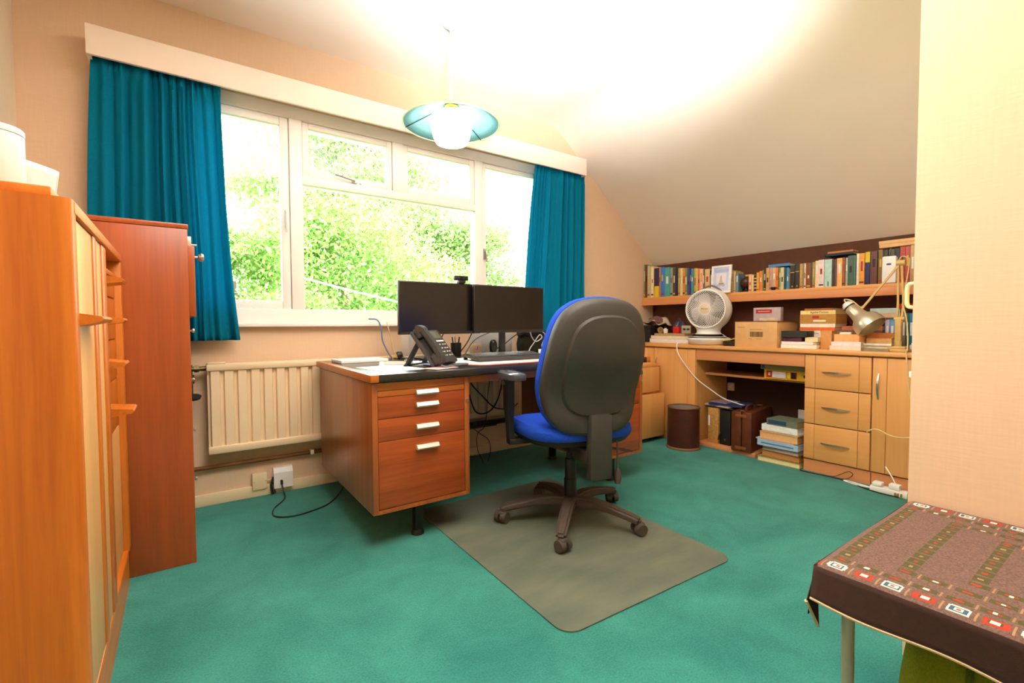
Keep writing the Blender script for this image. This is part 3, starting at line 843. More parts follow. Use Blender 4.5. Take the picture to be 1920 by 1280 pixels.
# five star base
base_a = 19
b = MB(); b.lathe([(0, .055), (.035, .055), (.045, .07), (.047, .10), (.042, .115), (.03, .12), (0, .12)], 20); hub = part('base_hub', b, M_CHAIRBASE, t)
for k in range(5):
    a = R(base_a + 72 * k); d = Vector((math.cos(a), math.sin(a), 0)); s = Vector((-d.y, d.x, 0))
    b = MB()
    pts = [d * .03 + Vector((0, 0, .094)), d * .10 + Vector((0, 0, .104)), d * .18 + Vector((0, 0, .098)), d * .26 + Vector((0, 0, .082)), d * .315 + Vector((0, 0, .070)), d * .342 + Vector((0, 0, .062))]
    b.sweep_rect(pts, [.06, .058, .054, .049, .046, .04], [.046, .042, .037, .033, .032, .03], s)
    bmesh.ops.bevel(b.bm, geom=[e for e in b.bm.edges], offset=.010, segments=3, affect='EDGES', clamp_overlap=True)
    for f_ in b.bm.faces: f_.smooth = True
    leg = part('base_leg', b, M_CHAIRBASE, t)
    b = MB(); c = d * .325; w = Vector((math.cos(a + .9), math.sin(a + .9), 0)); ax = Vector((-w.y, w.x, 0)); cc = c + w * .012
    for sg in (-1, 1):
        p = cc + ax * sg * .006 + Vector((0, 0, .029)); q = cc + ax * sg * .030 + Vector((0, 0, .029))
        b.cyl(p, q, .029, .025, 20)
    b.cyl(c + Vector((0, 0, .03)), c + Vector((0, 0, .062)), .009)
    b.box(-.018, .020, -.022, .022, .036, .058, .008, Matrix.Translation(cc) @ Matrix.Rotation(a + .9, 4, 'Z'))
    part('castor', b, M_CHAIRBASE, t)
b = MB(); b.lathe([(0, .115), (.031, .115), (.031, .20), (.027, .205), (.027, .30), (.02, .302), (.02, .38), (0, .38)], 20); part('gas_column', b, M_BLACK, t)
b = MB(); b.box(-.09, .09, -.16, .11, .375, .415, .01); b.box(-.05, .05, -.12, .05, .345, .376, .01); part('mechanism', b, M_BLACK, t)
# seat
def sq(a, rx, ry, e=.62):
    c, s_ = math.cos(a), math.sin(a)
    return (rx * math.copysign(abs(c) ** e, c), ry * math.copysign(abs(s_) ** e, s_))
def seat_ring(sc, z, dip=0):
    out = []
    for k in range(48):
        x, y = sq(2 * math.pi * k / 48, .262 * sc, .245 * sc)
        zz = z - dip * max(0, (y - .10)) ** 2 * 3
        out.append((x, y + .015, zz))
    return out
b = MB(); rings(b, [seat_ring(.80, .405), seat_ring(.93, .412), seat_ring(.985, .430, .2), seat_ring(1.0, .438, .2)]); part('seat_pan', b, M_BLACK, t)
b = MB(); rings(b, [seat_ring(.99, .436, .2), seat_ring(1.015, .452, .3), seat_ring(1.005, .475, .4), seat_ring(.95, .492, .5), seat_ring(.80, .498, .4), seat_ring(.4, .494, .2), seat_ring(.05, .492)]); part('seat', b, M_BLUE, t, 'royal blue cushioned seat')
# back
half = [(0, 0), (.085, .002), (.16, .022), (.212, .075), (.236, .16), (.243, .26), (.238, .36), (.220, .455), (.185, .530), (.125, .575), (.06, .592), (0, .595)]
ol = [Vector((x, z, 0)) for x, z in half] + [Vector((-x, z, 0)) for x, z in half[-2:0:-1]]
ol = catmull(ol, 3, True)
BC = Vector((0, .29))
TB = Matrix.Translation((0, -.225, .462)) @ Matrix.Rotation(R(7), 4, 'X')
def back_ring(s, d, cz=0.0, low=1.0):
    out = []
    for p in ol:
        x = p.x * s; z = BC.y + cz + (p.y - BC.y) * s
        curve = .10 * (x / .24) ** 2 * .35 - .045 * math.exp(-((z - .17) / .13) ** 2) * -1   # lumbar bulge forward and wrap of the sides
        out.append(TB @ Vector((x, d + curve, z)))
    return out
b = MB(); rings(b, [back_ring(1.0, .004), back_ring(1.0, -.010), back_ring(.985, -.026), back_ring(.93, -.040), back_ring(.80, -.048), back_ring(.74, -.050, .012), back_ring(.71, -.062, .014), back_ring(.5, -.072, .02), back_ring(.25, -.078, .02), back_ring(.04, -.079, .02)]); part('back_shell', b, M_CHARCOAL, t, 'black plastic back shell')
b = MB(); rings(b, [back_ring(.97, .002), back_ring(1.005, .010), back_ring(1.012, .030), back_ring(1.0, .052), back_ring(.94, .070), back_ring(.8, .080), back_ring(.4, .083), back_ring(.04, .083)]); part('back_cushion', b, M_BLUE, t, 'royal blue back cushion')
# bracket, levers
b = MB(); b.box(-.055, .055, -.285, -.235, .275, .56, .014); b.box(-.05, .05, -.25, -.10, .33, .40, .012); part('back_bracket', b, M_CHARCOAL, t)
b = MB(); b.cyl((.12, -.215, .42), (.12, -.22, .295), .004, seg=8); part('knob_rod', b, M_CHAIRBASE, t)
b = MB(); b.lathe([(0, 0), (.012, .006), (.017, .03), (.012, .06), (.005, .075), (0, .078)], 14, Matrix.Translation((.12, -.22, .225))); part('height_knob', b, M_CHAIRBASE, t)
b = MB(); b.cyl((.08, -.02, .36), (.23, -.06, .335), .006, seg=10); b.sweep_rect([(.22, -.058, .338), (.26, -.068, .33), (.30, -.078, .322)], [.012, .026, .01], [.008, .01, .006], (.2, .9, 0)); part('tilt_lever', b, M_CHAIRBASE, t)
b = MB(); b.lathe([(0, 0), (.022, .002), (.026, .012), (.02, .03), (0, .034)], 16, Matrix.Translation((-.02, -.16, .37)) @ Matrix.Rotation(R(90), 4, 'X')); part('tension_knob', b, M_CHAIRBASE, t)
# armrests
for sg in (-1, 1):
    b = MB()
    def pad_ring(sc, z):
        return [(sg * .305 + sq(2 * math.pi * k / 28, .043 * sc, .118 * sc, .6)[0], -.005 + sq(2 * math.pi * k / 28, .043 * sc, .118 * sc, .6)[1], z) for k in range(28)]
    rings(b, [pad_ring(.8, .694), pad_ring(.97, .700), pad_ring(1.0, .711), pad_ring(.96, .724), pad_ring(.8, .730), pad_ring(.3, .732)])
    arm = part('armrest', b, plain('grey_black_soft_plastic', '4a4a4c', .16, var=.05), t)
    b = MB(); b.sweep_rect([(sg * .305, .03, .696), (sg * .305, .03, .56), (sg * .302, .03, .50), (sg * .298, .03, .415)], [.062, .06, .045, .04], [.032, .032, .026, .024], (0, 1, 0))
    b.box(min(sg * .06, sg * .31), max(sg * .06, sg * .31), .005, .055, .390, .416, .004)
    part('arm_post', b, M_BLACK, t)
    b = MB(); b.cyl((sg * .332, .05, .672), (sg * .306, .05, .672), .009, seg=10); part('arm_button', b, M_CHROME, arm)
# ------------------------------------------------------------------ things on the desk
def monitor(label, x0, x1, y, z0, z1, px):
    t = thing('monitor', label, 'monitor', ((x0 + x1) / 2, y + .08, DZ))
    b = MB(); b.box(x0, x1, y, y + .022, z0, z1, .003); b.box(x0 + .10, x1 - .10, y + .022, y + .05, z0 + .05, z1 - .06, .01); partw('casing', b, M_BEZEL, t)
    b = MB(); b.box(x0 + .008, x1 - .008, y - .0015, y + .001, z0 + .018, z1 - .007); partw('screen', b, M_SCREEN, t, 'switched off dark screen')
    b = MB(); b.box(px - .022, px + .022, y + .05, y + .07, DZ + .008, z0 + .17, .004); partw('stand_column', b, M_BLACK, t)
    b = MB(); b.box(px - .11, px + .11, y - .02, y + .15, DZ, DZ + .009, .004); partw('stand_foot', b, M_BLACK, t)
    return t
monitor('dark monitor with the webcam on top', .990, 1.520, 2.495, .893, 1.195, 1.25)
monitor('dark monitor overlapping the one with the webcam', 1.447, 1.985, 2.450, .897, 1.190, 1.69)
t = thing('webcam', 'small black webcam clipped on the monitor', 'webcam', (1.385, 2.50, 1.195))
b = MB(); b.box(1.340, 1.432, 2.487, 2.512, 1.213, 1.242, .006); partw('body', b, M_BLACK, t)
b = MB(); b.box(1.368, 1.412, 2.485, 2.52, 1.1955, 1.213, .003); partw('clip', b, M_BLACK, t)
b = MB(); b.cyl((1.386, 2.487, 1.228), (1.386, 2.483, 1.228), .010, seg=16); partw('lens', b, M_SCREEN, t)

# telephone
t = thing('desk_telephone', 'black office desk telephone propped on its stand', 'telephone', (1.022, 2.13, DZ), R(33))
A = R(52)
MI = Matrix.Translation((0, -.085, .021)) @ Matrix.Rotation(A, 4, 'X')     # local y runs up the incline, z out of the face
b = MB(); b.box(-.055, .105, 0, .20, -.028, 0, .006, MI); b.box(-.118, -.055, 0, .20, -.028, -.012, .005, MI)
body = part('body', b, M_CHARCOAL, t)
b = MB(); b.box(-.03, .085, .142, .188, 0, .003, .001, MI); part('display', b, plain('phone_display', '6a6450', .25, var=.03), body, 'small grey display')
b = MB(); b.box(-.03, .085, .123, .130, 0, .003, 0, MI); part('label_strip', b, M_PAPERW, body, 'white label strip')
km = plain('phone_key', 'd8d2c4', .4)
for r_ in range(4):
    for c in range(5):
        b = MB(); x = -.022 + c * .0225 + (.006 if c > 2 else 0); y = .102 - r_ * .022
        b.box(x, x + .010, y, y + .006, 0, .004, .001, MI); part('key', b, km, body)
b = MB()
hp = [(0, .205, .006), (0, .19, .022), (0, .165, .030), (0, .10, .034), (0, .04, .030), (0, .015, .022), (0, -.004, .006)]
hp = catmull([Vector((-.086, p[1], p[2])) for p in hp], 3)
b.sweep_rect([MI @ p for p in hp], [.050 if (i < 5 or i > len(hp) - 6) else .044 for i in range(len(hp))], [.030 if (i < 6 or i > len(hp) - 7) else .022 for i in range(len(hp))], (1, 0, 0))
b.box(-.110, -.062, .150, .205, -.012, .018, .008, MI); b.box(-.110, -.062, -.004, .05, -.012, .018, .008, MI)
bmesh.ops.bevel(b.bm, geom=[e for e in b.bm.edges if e.calc_face_angle(0) > 1.0], offset=.004, segments=2, affect='EDGES', clamp_overlap=True)
for f_ in b.bm.faces: f_.smooth = True
part('handset', b, M_CHARCOAL, t, 'black handset')
b = MB(); b.sweep_rect([(-.08, .02, .135), (-.08, .06, .07), (-.08, .098, .006)], .03, .012, (1, 0, 0)); b.sweep_rect([(.07, .02, .135), (.07, .06, .07), (.07, .098, .006)], .03, .012, (1, 0, 0))
b.box(-.10, .10, .088, .108, 0, .010, .003); part('stand', b, M_BLACK, t)
b = MB(); b.tube([(-.086, -.088, .02), (-.10, -.12, .006), (-.06, -.135, .006), (.02, -.13, .006), (.07, -.15, .006), (.10, -.135, .006), (.085, -.105, .006), (.03, -.095, .006)], .0055, 8, 8)
part('handset_cord', b, plain('grey_cord', '5a6068', .4), t)

# keyboard on its desk pad
t = thing('desk_pad', 'white paper desk pad with a red edge under the keyboard', 'desk pad', (1.5, 2.17, DZ))
pad = [(1.13, 2.10), (1.20, 1.985), (1.24, 1.97), (1.86, 1.97), (1.86, 2.43), (1.13, 2.43)]
b = MB(); b.prism(pad, DZ + .0005, DZ + .003); partw('backing', b, plain('red_card', 'c03040', .6), t, 'red backing board')
b = MB(); b.prism([(1.138, 2.104), (1.206, 1.992), (1.245, 1.977), (1.85, 1.977), (1.85, 2.425), (1.138, 2.425)], DZ + .0031, DZ + .007); partw('sheets', b, plain('pinkish_paper', 'f6e6dc', .8, var=.03), t)
t = thing('keyboard', 'grey black computer keyboard on the desk pad', 'keyboard', (1.50, 2.20, DZ + .007), R(-3))
MK = Matrix.Translation((0, 0, .011)) @ Matrix.Rotation(R(5), 4, 'X')
b = MB(); b.box(-.225, .225, -.115, .085, 0, .014, .004, MK); part('case', b, M_CHARCOAL, t)
b = MB(); b.box(-.22, -.20, .07, .082, 0, .018); part('foot', b, M_BLACK, t); b = MB(); b.box(.20, .22, .07, .082, 0, .018); part('foot', b, M_BLACK, t)
keym = plain('keycap_grey', '55534e', .35, var=.1)
for r_ in range(6):
    y = .066 - r_ * .0205 - (.004 if r_ else 0)
    x = -.215
    while x < .205:
        w = .0165
        if r_ == 5 and -.13 < x < -.05: w = .10
        if r_ in (2, 3, 4) and x < -.21: w = .024
        if r_ == 5 and x < -.14: w = .021
        gap = .0095 if (.072 < x < .078 or .138 < x < .142) else .0
        b = MB(); b.box(x, x + w, y - .017, y, .013, .020, 0, MK); part('key', b, keym, t)
        x += w + .0025 + gap

# papers, plug, cables
def sheet(label, x, y, w, d, rz, z, m_=None, th=.0012, cat='paper'):
    b = MB(); b.box(-w / 2, w / 2, -d / 2, d / 2, 0, th, 0)
    o = link('paper_sheet', b, m_ or M_PAPERW, None, (x, y, z)); o.rotation_euler = (0, 0, rz)
    return tag(o, label, cat)
sheet('white sheet of paper at the teak corner of the desk', .80, 2.12, .21, .30, R(8), DZ + .0004)
sheet('white sheet lying under the clear plastic tray', .93, 2.33, .21, .30, R(-20), DZ + .0018)
sheet('small pink slip of paper beside the telephone', .985, 1.98, .15, .10, R(25), DZ + .0018, plain('pink_slip', 'f0b0a8', .8))
sheet('pale blue sheet under the telephone stand', 1.07, 2.26, .21, .24, R(15), DZ + .0034, plain('bluish_paper', 'c4d4f4', .8))
t = thing('notepad_block', 'thick white writing pad at the back of the desk', 'notepad', (.80, 2.60, DZ), R(3))
b = MB(); b.box(-.12, .14, -.07, .09, 0, .016, .002); part('pages', b, M_PAPERW, t)
b = MB(); b.box(-.12, .14, .09, .095, 0, .017, .001); part('binding', b, plain('blue_tape', 'a8b8e0', .6), t)
t = thing('clip_tray', 'clear plastic tray of clips on the desk papers', 'tray', (.90, 2.28, DZ + .004), R(-35))
b = MB(); b.box(-.07, .07, -.025, .025, 0, .003, .001); b.box(-.07, .07, -.025, -.022, .003, .014); b.box(-.07, .07, .022, .025, .003, .014); b.box(-.07, -.067, -.022, .022, .003, .014); b.box(.067, .07, -.022, .022, .003, .014); part('tray', b, plain('clear_grey_plastic', 'd8d4d0', .2, var=.03), t)
b = MB(); b.lathe([(0, 0), (.012, 0), (.014, .01), (.008, .02), (0, .021)], 12, Matrix.Translation((.04, 0, .003))); part('knob', b, plain('taupe_plastic', '9a8878', .4), t)
b = MB(); b.tube([(-.05, -.01, .006), (-.02, .012, .006), (.01, -.01, .006), (.02, .01, .006)], .002, 6, 4); part('clip', b, M_CHROME, t)
t = thing('black_plug', 'black three pin mains plug lying on the desk', 'plug', (1.005, 2.56, DZ), R(-25))
b = MB(); b.lathe([(0, 0), (.024, 0), (.026, .006), (.022, .014), (.016, .028), (0, .032)], 18, Matrix.Translation((0, .0, .028)) @ Matrix.Rotation(R(70), 4, 'Y')); part('body', b, M_BLACK, t)
for y, z in ((-.011, .02), (.011, .02), (0, .04)):
    b = MB(); b.box(-.02, .0, y - .003, y + .003, z - .001, z + .005); part('pin', b, M_BRASS, t)
b = MB(); b.tube([(.0, .01, .006), (.04, .05, .004), (.03, .10, .004), (-.03, .14, .004)], .003, 6, 5); part('flex', b, M_BLACK, t)
b = MB(); b.tube([(.955, 2.895, .985), (.985, 2.83, .978), (1.0, 2.81, .93), (1.01, 2.81, .85), (1.035, 2.79, .78), (1.05, 2.77, .748)], .0045, 8, 6); solo('blue_cable', b, plain('slate_blue_cable', '6a80a8', .5), 'slate blue cable hanging from the window sill', 'cable')
b = MB(); b.tube([(1.04, 2.815, .965), (1.045, 2.805, .93), (1.065, 2.81, .86), (1.075, 2.81, .80), (1.09, 2.78, .748)], .004, 8, 6); solo('cream_cable', b, plain('cream_cable', 'f4cfa0', .5), 'cream cable hanging beside the blue one', 'cable')
# back of the desk
t = thing('router', 'tall narrow white router behind the telephone', 'router', (1.13, 2.74, DZ))
b = MB(); b.box(1.115, 1.150, 2.66, 2.78, DZ, DZ + .15, .004); partw('body', b, M_WHITEPL, t); b = MB(); b.box(1.11, 1.155, 2.655, 2.785, DZ, DZ + .012, .002); partw('foot', b, M_WHITEPL, t)
t = thing('pen_pot', 'black pen pot under the webcam monitor', 'pen pot', (1.425, 2.64, DZ))
b = MB(); b.lathe([(0, 0), (.03, 0), (.032, .004), (.034, .088), (.031, .088), (.028, .006), (0, .006)], 20); part('pot', b, M_BLACK, t)
for i, (dx, dy, c) in enumerate(((-.012, .005, '28406a'), (.012, -.004, '1c1c20'), (.004, .014, 'b0b4c0'))):
    b = MB(); b.cyl((dx * .5, dy * .5, .008), (dx * 1.8, dy * 1.8, .125), .005, .004, 8); part('pen', b, plain('pen_' + c, c, .4), t)
t = thing('desk_clock', 'small cream desk clock behind the keyboard', 'clock', (1.60, 2.68, DZ))
b = MB(); b.box(1.565, 1.632, 2.665, 2.70, DZ, DZ + .075, .006); partw('body', b, plain('cream_plastic', 'f4dcae', .5), t)
b = MB(); b.cyl((1.598, 2.6655, DZ + .04), (1.598, 2.6635, DZ + .04), .026, seg=24); dl = partw('dial', b, plain('pinkish_dial', 'f4cfb8', .5), t)
b = MB(); b.box(1.597, 1.599, 2.662, 2.6634, DZ + .04, DZ + .058); b.box(1.588, 1.598, 2.662, 2.6634, DZ + .039, DZ + .041); partw('hands', b, M_BLACK, dl)
t = thing('small_speaker', 'black oval speaker standing in front of the white boxes', 'speaker', (1.70, 2.63, DZ))
b = MB(); b.lathe([(0, 0), (.024, 0), (.024, .005), (.006, .008), (.006, .016), (0, .016)], 18); part('foot', b, M_BLACK, t)
b = MB(); rings(b, [[(.027 * s * (c_ := math.cos(2 * math.pi * k / 28)), y, .058 + .045 * s * math.copysign(abs(math.sin(2 * math.pi * k / 28)) ** .75, math.sin(2 * math.pi * k / 28))) for k in range(28)] for s, y in ((.8, .014), (1, .006), (1, -.006), (.85, -.014))]); part('body', b, M_SCREEN, t)
b = MB(); b.cyl((0, -.0145, .055), (0, -.017, .055), .009, seg=14); part('button', b, plain('brown_button', '5a3020', .4), t)
b = MB(); b.cyl((-.008, -.0145, .088), (-.008, -.016, .088), .004, seg=10); part('indicator', b, M_WHITEPL, t)
for nm, x0, x1, y0, z1, lb in (('white_box', 1.60, 1.795, 2.705, .915, 'white upright box behind the black oval speaker'), ('white_box', 1.80, 1.905, 2.70, .905, 'white upright box beside the black bag')):
    t = thing(nm, lb, 'box', ((x0 + x1) / 2, y0 + .04, DZ))
    b = MB(); b.box(x0, x1, y0, y0 + .07, DZ, z1, .004); partw('body', b, plain('cool_white_plastic', 'ece6e4', .45, var=.02), t)
    b = MB(); b.box(x0 + .004, x1 - .004, y0 - .001, y0 + .002, DZ + .012, DZ + .017); partw('seam', b, plain('grey_seam', '9a9490', .5), t)
for i, (lb, c, pts) in enumerate((
        ('grey cable running up across the white boxes', '7a7680', [(1.50, 2.66, DZ + .01), (1.56, 2.64, DZ + .10), (1.68, 2.64, DZ + .15), (1.80, 2.60, DZ + .19)]),
        ('dark cable sagging behind the oval speaker', '3a3838', [(1.69, 2.66, DZ + .02), (1.78, 2.64, DZ + .06), (1.86, 2.62, DZ + .12), (1.93, 2.60, DZ + .16)]),
        ('thin black cable hanging below the webcam monitor', '1c1c1c', [(1.33, 2.58, .93), (1.31, 2.62, .85), (1.35, 2.66, DZ + .004)]),
        ('black cable hanging beside the pen pot', '201c1c', [(1.52, 2.56, .95), (1.50, 2.62, .84), (1.47, 2.70, DZ + .004)]),
        ('white looped cable hanging over the black bag', 'eeeaf0', [(1.93, 2.53, .91), (1.96, 2.545, .86), (2.00, 2.55, .83), (2.05, 2.55, .855), (2.03, 2.55, .875), (1.98, 2.55, .82), (1.945, 2.55, .78), (1.93, 2.54, DZ + .004)]),
        ('white cable falling from the overlapping monitor', 'e4e2ea', [(2.02, 2.53, .93), (2.05, 2.545, .90), (2.08, 2.55, .87), (2.05, 2.55, .80)]),
        ('bright yellow green cable arching over the black bag', 'c8d838', [(2.17, 2.62, .895), (2.18, 2.62, .93), (2.22, 2.62, .955), (2.28, 2.62, .96), (2.34, 2.62, .95), (2.36, 2.62, .90)]))):
    b = MB(); b.tube(pts, .0045 if 'yellow' in lb else .0035, 8, 8); solo('cable', b, plain('cable_' + c, c, .45), lb, 'cable')
t = thing('black_bag', 'black and olive fabric bag at the end of the desk', 'bag', (2.09, 2.64, DZ))
def bagr(s, z, sx=1): return [(sq(2 * math.pi * k / 32, .165 * s * sx, .065 * s, .5)[0], sq(2 * math.pi * k / 32, .165 * s * sx, .065 * s, .5)[1], z + .006 * math.sin(5 * k)) for k in range(32)]
b = MB(); rings(b, [bagr(.9, .006), bagr(1.0, .02), bagr(1.03, .06), bagr(.98, .10), bagr(.9, .125)]); part('body', b, plain('olive_black_cloth', '2c2a16', .85, var=.3, scale=20), t)
b = MB(); rings(b, [bagr(.92, .12, 1.05), bagr(.98, .13, 1.05), bagr(.96, .15, 1.04), bagr(.7, .152)]); part('flap', b, plain('black_cloth', '16140f', .8), t)
for i, (x, y, w, d, z, h, rz, c, lb) in enumerate(((1.97, 2.32, .20, .16, DZ, .018, 10, 'e8e0cc', 'bottom cream booklet of the small pile behind the chair'), (1.98, 2.33, .17, .13, DZ + .0185, .022, -6, 'f4f0e4', 'middle white booklet of the small pile behind the chair'), (2.00, 2.36, .14, .10, DZ + .041, .02, 14, 'ece8c8', 'top pale booklet of the small pile behind the chair'))):
    t = thing('booklet', lb, 'booklet', (x, y, z), R(rz), 'booklets piled on the desk')
    b = MB(); b.box(-w / 2, w / 2, -d / 2, d / 2, 0, h, .002); part('pages', b, plain('booklet_' + c, c, .75), t)
    b = MB(); b.box(-w / 2 - .001, w / 2 + .001, -d / 2 - .001, d / 2 + .001, h, h + .0006); part('cover', b, plain('booklet_cover_' + c, 'f2f2f4', .6), t)
t = thing('mouse', 'dark computer mouse beside the keyboard', 'mouse', (1.79, 2.13, DZ + .007))
b = MB(); rings(b, [[(.03 * s * math.cos(2 * math.pi * k / 24), .055 * s * math.sin(2 * math.pi * k / 24), z) for k in range(24)] for s, z in ((.92, 0), (1, .008), (.95, .02), (.7, .03), (.2, .034))]); part('body', b, M_CHARCOAL, t)
b = MB(); b.cyl((-.003, .028, .0285), (.003, .028, .0285), .008, seg=12); part('wheel', b, M_BLACK, t)
t = thing('white_box_file', 'tall white box file on the desk behind the chair back', 'box file', (2.2, 2.32, DZ))
b = MB(); b.box(2.115, 2.30, 2.29, 2.36, DZ, 1.083, .002); partw('cover', b, M_PAPERW, t); b = MB(); b.box(2.12, 2.295, 2.295, 2.355, 1.0831, 1.085); partw('pages', b, M_PAGES, t)
# cables under the desk
for lb, pts in (('thick black cable looping in the kneehole', [(1.36, 2.38, .70), (1.42, 2.45, .60), (1.505, 2.45, .507), (1.582, 2.45, .436), (1.654, 2.46, .412), (1.80, 2.56, .39), (1.90, 2.63, .40)]),
                ('black cable swagged below the desk apron', [(1.36, 2.42, .66), (1.40, 2.44, .54), (1.455, 2.46, .424), (1.515, 2.47, .397), (1.582, 2.47, .416), (1.634, 2.47, .488), (1.67, 2.48, .60), (1.68, 2.50, .70)]),
                ('thin black cable dropping to the skirting', [(1.757, 2.74, .70), (1.745, 2.75, .55), (1.73, 2.75, .46), (1.72, 2.75, .33), (1.70, 2.75, .24), (1.645, 2.75, .20), (1.638, 2.74, .10), (1.66, 2.72, .03), (1.66, 2.70, .004)]),
                ('thin black cable curling down to the carpet', [(1.61, 2.78, .25), (1.68, 2.765, .19), (1.737, 2.765, .15), (1.754, 2.76, .10), (1.74, 2.74, .05), (1.71, 2.72, .004)])):
    b = MB(); b.tube(pts, .0045 if 'thin' not in lb else .0025, 6, 8); solo('desk_cable', b, M_BLACK, lb, 'cable')
t = thing('socket_strip', 'black socket strip fixed low behind the desk kneehole', 'socket strip', (1.75, 2.84, .26))
b = MB(); b.box(1.54, 1.95, 2.80, 2.834, .235, .268, .004); partw('body', b, M_BLACK, t)
for x in (1.56, 1.63):
    b = MB(); b.box(x, x + .035, 2.782, 2.80, .235, .27, .004); partw('plug', b, M_BLACK, t)
# ------------------------------------------------------------------ pendant lamp
LX, LY = 1.197, 2.247
t = thing('pendant_lamp', 'pendant lamp with glowing white globe under a turquoise cone shade', 'pendant lamp', (LX, LY, 1.898))
def zz(z): return z - 1.898
b = MB(); b.lathe([(0, zz(2.54)), (.048, zz(2.54)), (.046, zz(2.525)), (.03, zz(2.51)), (.012, zz(2.497)), (0, zz(2.497))], 24); part('ceiling_rose', b, M_WHITEPL, t)
b = MB(); b.cyl((0, 0, zz(2.10)), (0, 0, zz(2.50)), .0045, seg=8); part('flex', b, M_WHITEPL, t)
# conical shade, open at the crown, wire rim and spokes
def shade_mat():
    mt = cloth_mat('turquoise_shade', '9ad6ea', .3); return mt
b = MB(); b.keep = True
b.lathe([(.035, zz(2.105)), (.12, zz(2.068)), (.20, zz(2.030)), (.252, zz(2.005))], 64)
sh = part('shade', b, shade_mat(), t, 'shallow turquoise cone shade'); md = sh.modifiers.new('thickness', 'SOLIDIFY'); md.thickness = .0015
b = MB(); b.tube([(.253 * math.cos(2 * math.pi * k / 48), .253 * math.sin(2 * math.pi * k / 48), zz(2.004)) for k in range(48)], .0035, 6, 0, True); part('rim', b, plain('cream_piping', 'd8d8b0', .6), sh)
for k in range(3):
    a = R(20 + 120 * k)
    b = MB(); b.cyl((.034 * math.cos(a), .034 * math.sin(a), zz(2.098)), (.250 * math.cos(a), .250 * math.sin(a), zz(2.001)), .0022, seg=6); part('spoke', b, M_DARKMETAL, sh)
b = MB(); b.lathe([(.0, zz(2.112)), (.034, zz(2.112)), (.036, zz(2.095)), (.026, zz(2.088)), (.026, zz(2.078)), (.034, zz(2.072)), (.034, zz(2.060)), (0, zz(2.058))], 24); part('gallery', b, M_BRASS, t, 'brass gallery')
b = MB(); b.lathe([(.034, zz(2.066)), (.075, zz(2.062)), (.104, zz(2.045)), (.112, zz(2.022)), (.108, zz(1.985)), (.095, zz(1.935)), (.082, zz(1.908)), (.05, zz(1.899)), (0, zz(1.898))], 40)
gl = part('globe', b, emit_mat('lit_opal_glass', 'fff2d0', 6.0), t, 'glowing opal glass globe')

# ------------------------------------------------------------------ cloth covered table in the near right
TZ = .45; TX0, TX1, TY1, TY0 = 1.072, 1.662, .426, -.40
t = thing('side_table', 'low metal legged side table under the patterned cloth', 'table', (1.37, .0, 0))
b = MB(); b.box(TX0 + .012, TX1 - .004, TY0 + .01, TY1 - .012, TZ - .025, TZ - .004, .003); partw('tabletop', b, W_WARD_X, t)
for x, y in ((TX0 + .05, TY1 - .045), (TX1 - .04, TY1 - .045), (TX0 + .05, TY0 + .05), (TX1 - .04, TY0 + .05)):
    b = MB(); b.cyl((x + (.012 if x < 1.3 else -.012), y, 0), (x, y, TZ - .025), .0115, seg=16); partw('leg', b, plain('dull_metal_tube', 'b4a894', .5, .4, var=.05), t, 'round metal leg')
# cloth: printed pattern carried by the faces' materials
pm = [plain('cloth_mauve_brown', '6f5348', .9, var=.35, scale=260, bump=.3, bscale=500), plain('cloth_green', '4f4a22', .9, var=.2, scale=200), plain('cloth_red', 'a8341c', .9, var=.1), plain('cloth_white', 'd8cfc0', .9, var=.1),
      plain('cloth_blue', '3a5a68', .9, var=.1), plain('cloth_tan', 'a07a50', .9, var=.15), plain('cloth_dark_brown', '3a2018', .92, var=.12, scale=120, bump=.2, bscale=500)]
WU, WV = TX1 - TX0, TY1 - TY0
def pattern(u, v):
    """u from the room-side edge towards the wall, v from the far end towards the camera (metres)"""
    for uu in (u, WU - u):
        if .006 < uu < .036:
            p = .046; k = math.floor((v - .012) / p); tl = ((v - .012) / p - k - .5) * p
            n = abs(uu - .021); m_ = abs(tl)
            if abs(m_) > .0205: return 5 if m_ > .0215 else 0
            if k % 2 == 0:
                if m_ < .0030 and n < .0030: return 2
                if m_ < .0072 and n < .0058: return 3
                if m_ < .0115 and n < .0092: return 4
                if m_ < .0155 and n < .0135 and m_ + n < .025: return 3
            else:
                if m_ < .006 and n < .005: return 3
                if m_ < .009 and n < .007: return 1
                if m_ < .016 and n < .012: return 2
            return 0
    for k in range(5):
        du, dv = .058 + .047 * k, .028 + .095 * k
        vmax = WV - dv
        for uu in (u, WU - u):
            if abs(uu - du) < .0115 and v > dv - .012 and v < vmax:
                p = .046; j = math.floor((v - dv) / p + .5); tl = v - dv - j * p; n = uu - du
                if abs(tl) > .0215: return 5
                if abs(tl) < .004 and abs(n) < .004: return 2 if j % 2 == 0 else 3
                if abs(tl) < .008 and abs(n) < .003: return 2
                return 1 if abs(tl) < .018 and abs(n) < .009 else 0
        for vv in (v, WV - v):
            if abs(vv - dv) < .014 and du < u < WU - du:
                p = .034; j = math.floor((u - du) / p + .5); tl = u - du - j * p; n = vv - dv
                if abs(tl) < .004 and abs(n) < .004: return 2 if j % 2 == 0 else 5
                return 1 if abs(tl) < .014 and abs(n) < .012 else 0
    return 0
t = thing('table_cloth', 'brown patterned tapestry cloth with cream fringe on the side table', 'tablecloth', (1.37, .0, TZ))
b = MB(); b.keep = True
def top_fn(u, v):
    x = TX0 + WU * u; y = TY1 - WV * v
    z = TZ + .0015 + .0008 * math.sin(14 * x + 5 * y)
    e = max(0, .018 - (x - TX0)); z -= e * e * 22
    e = max(0, .018 - (TY1 - y)); z -= e * e * 22
    return (x, y, z)
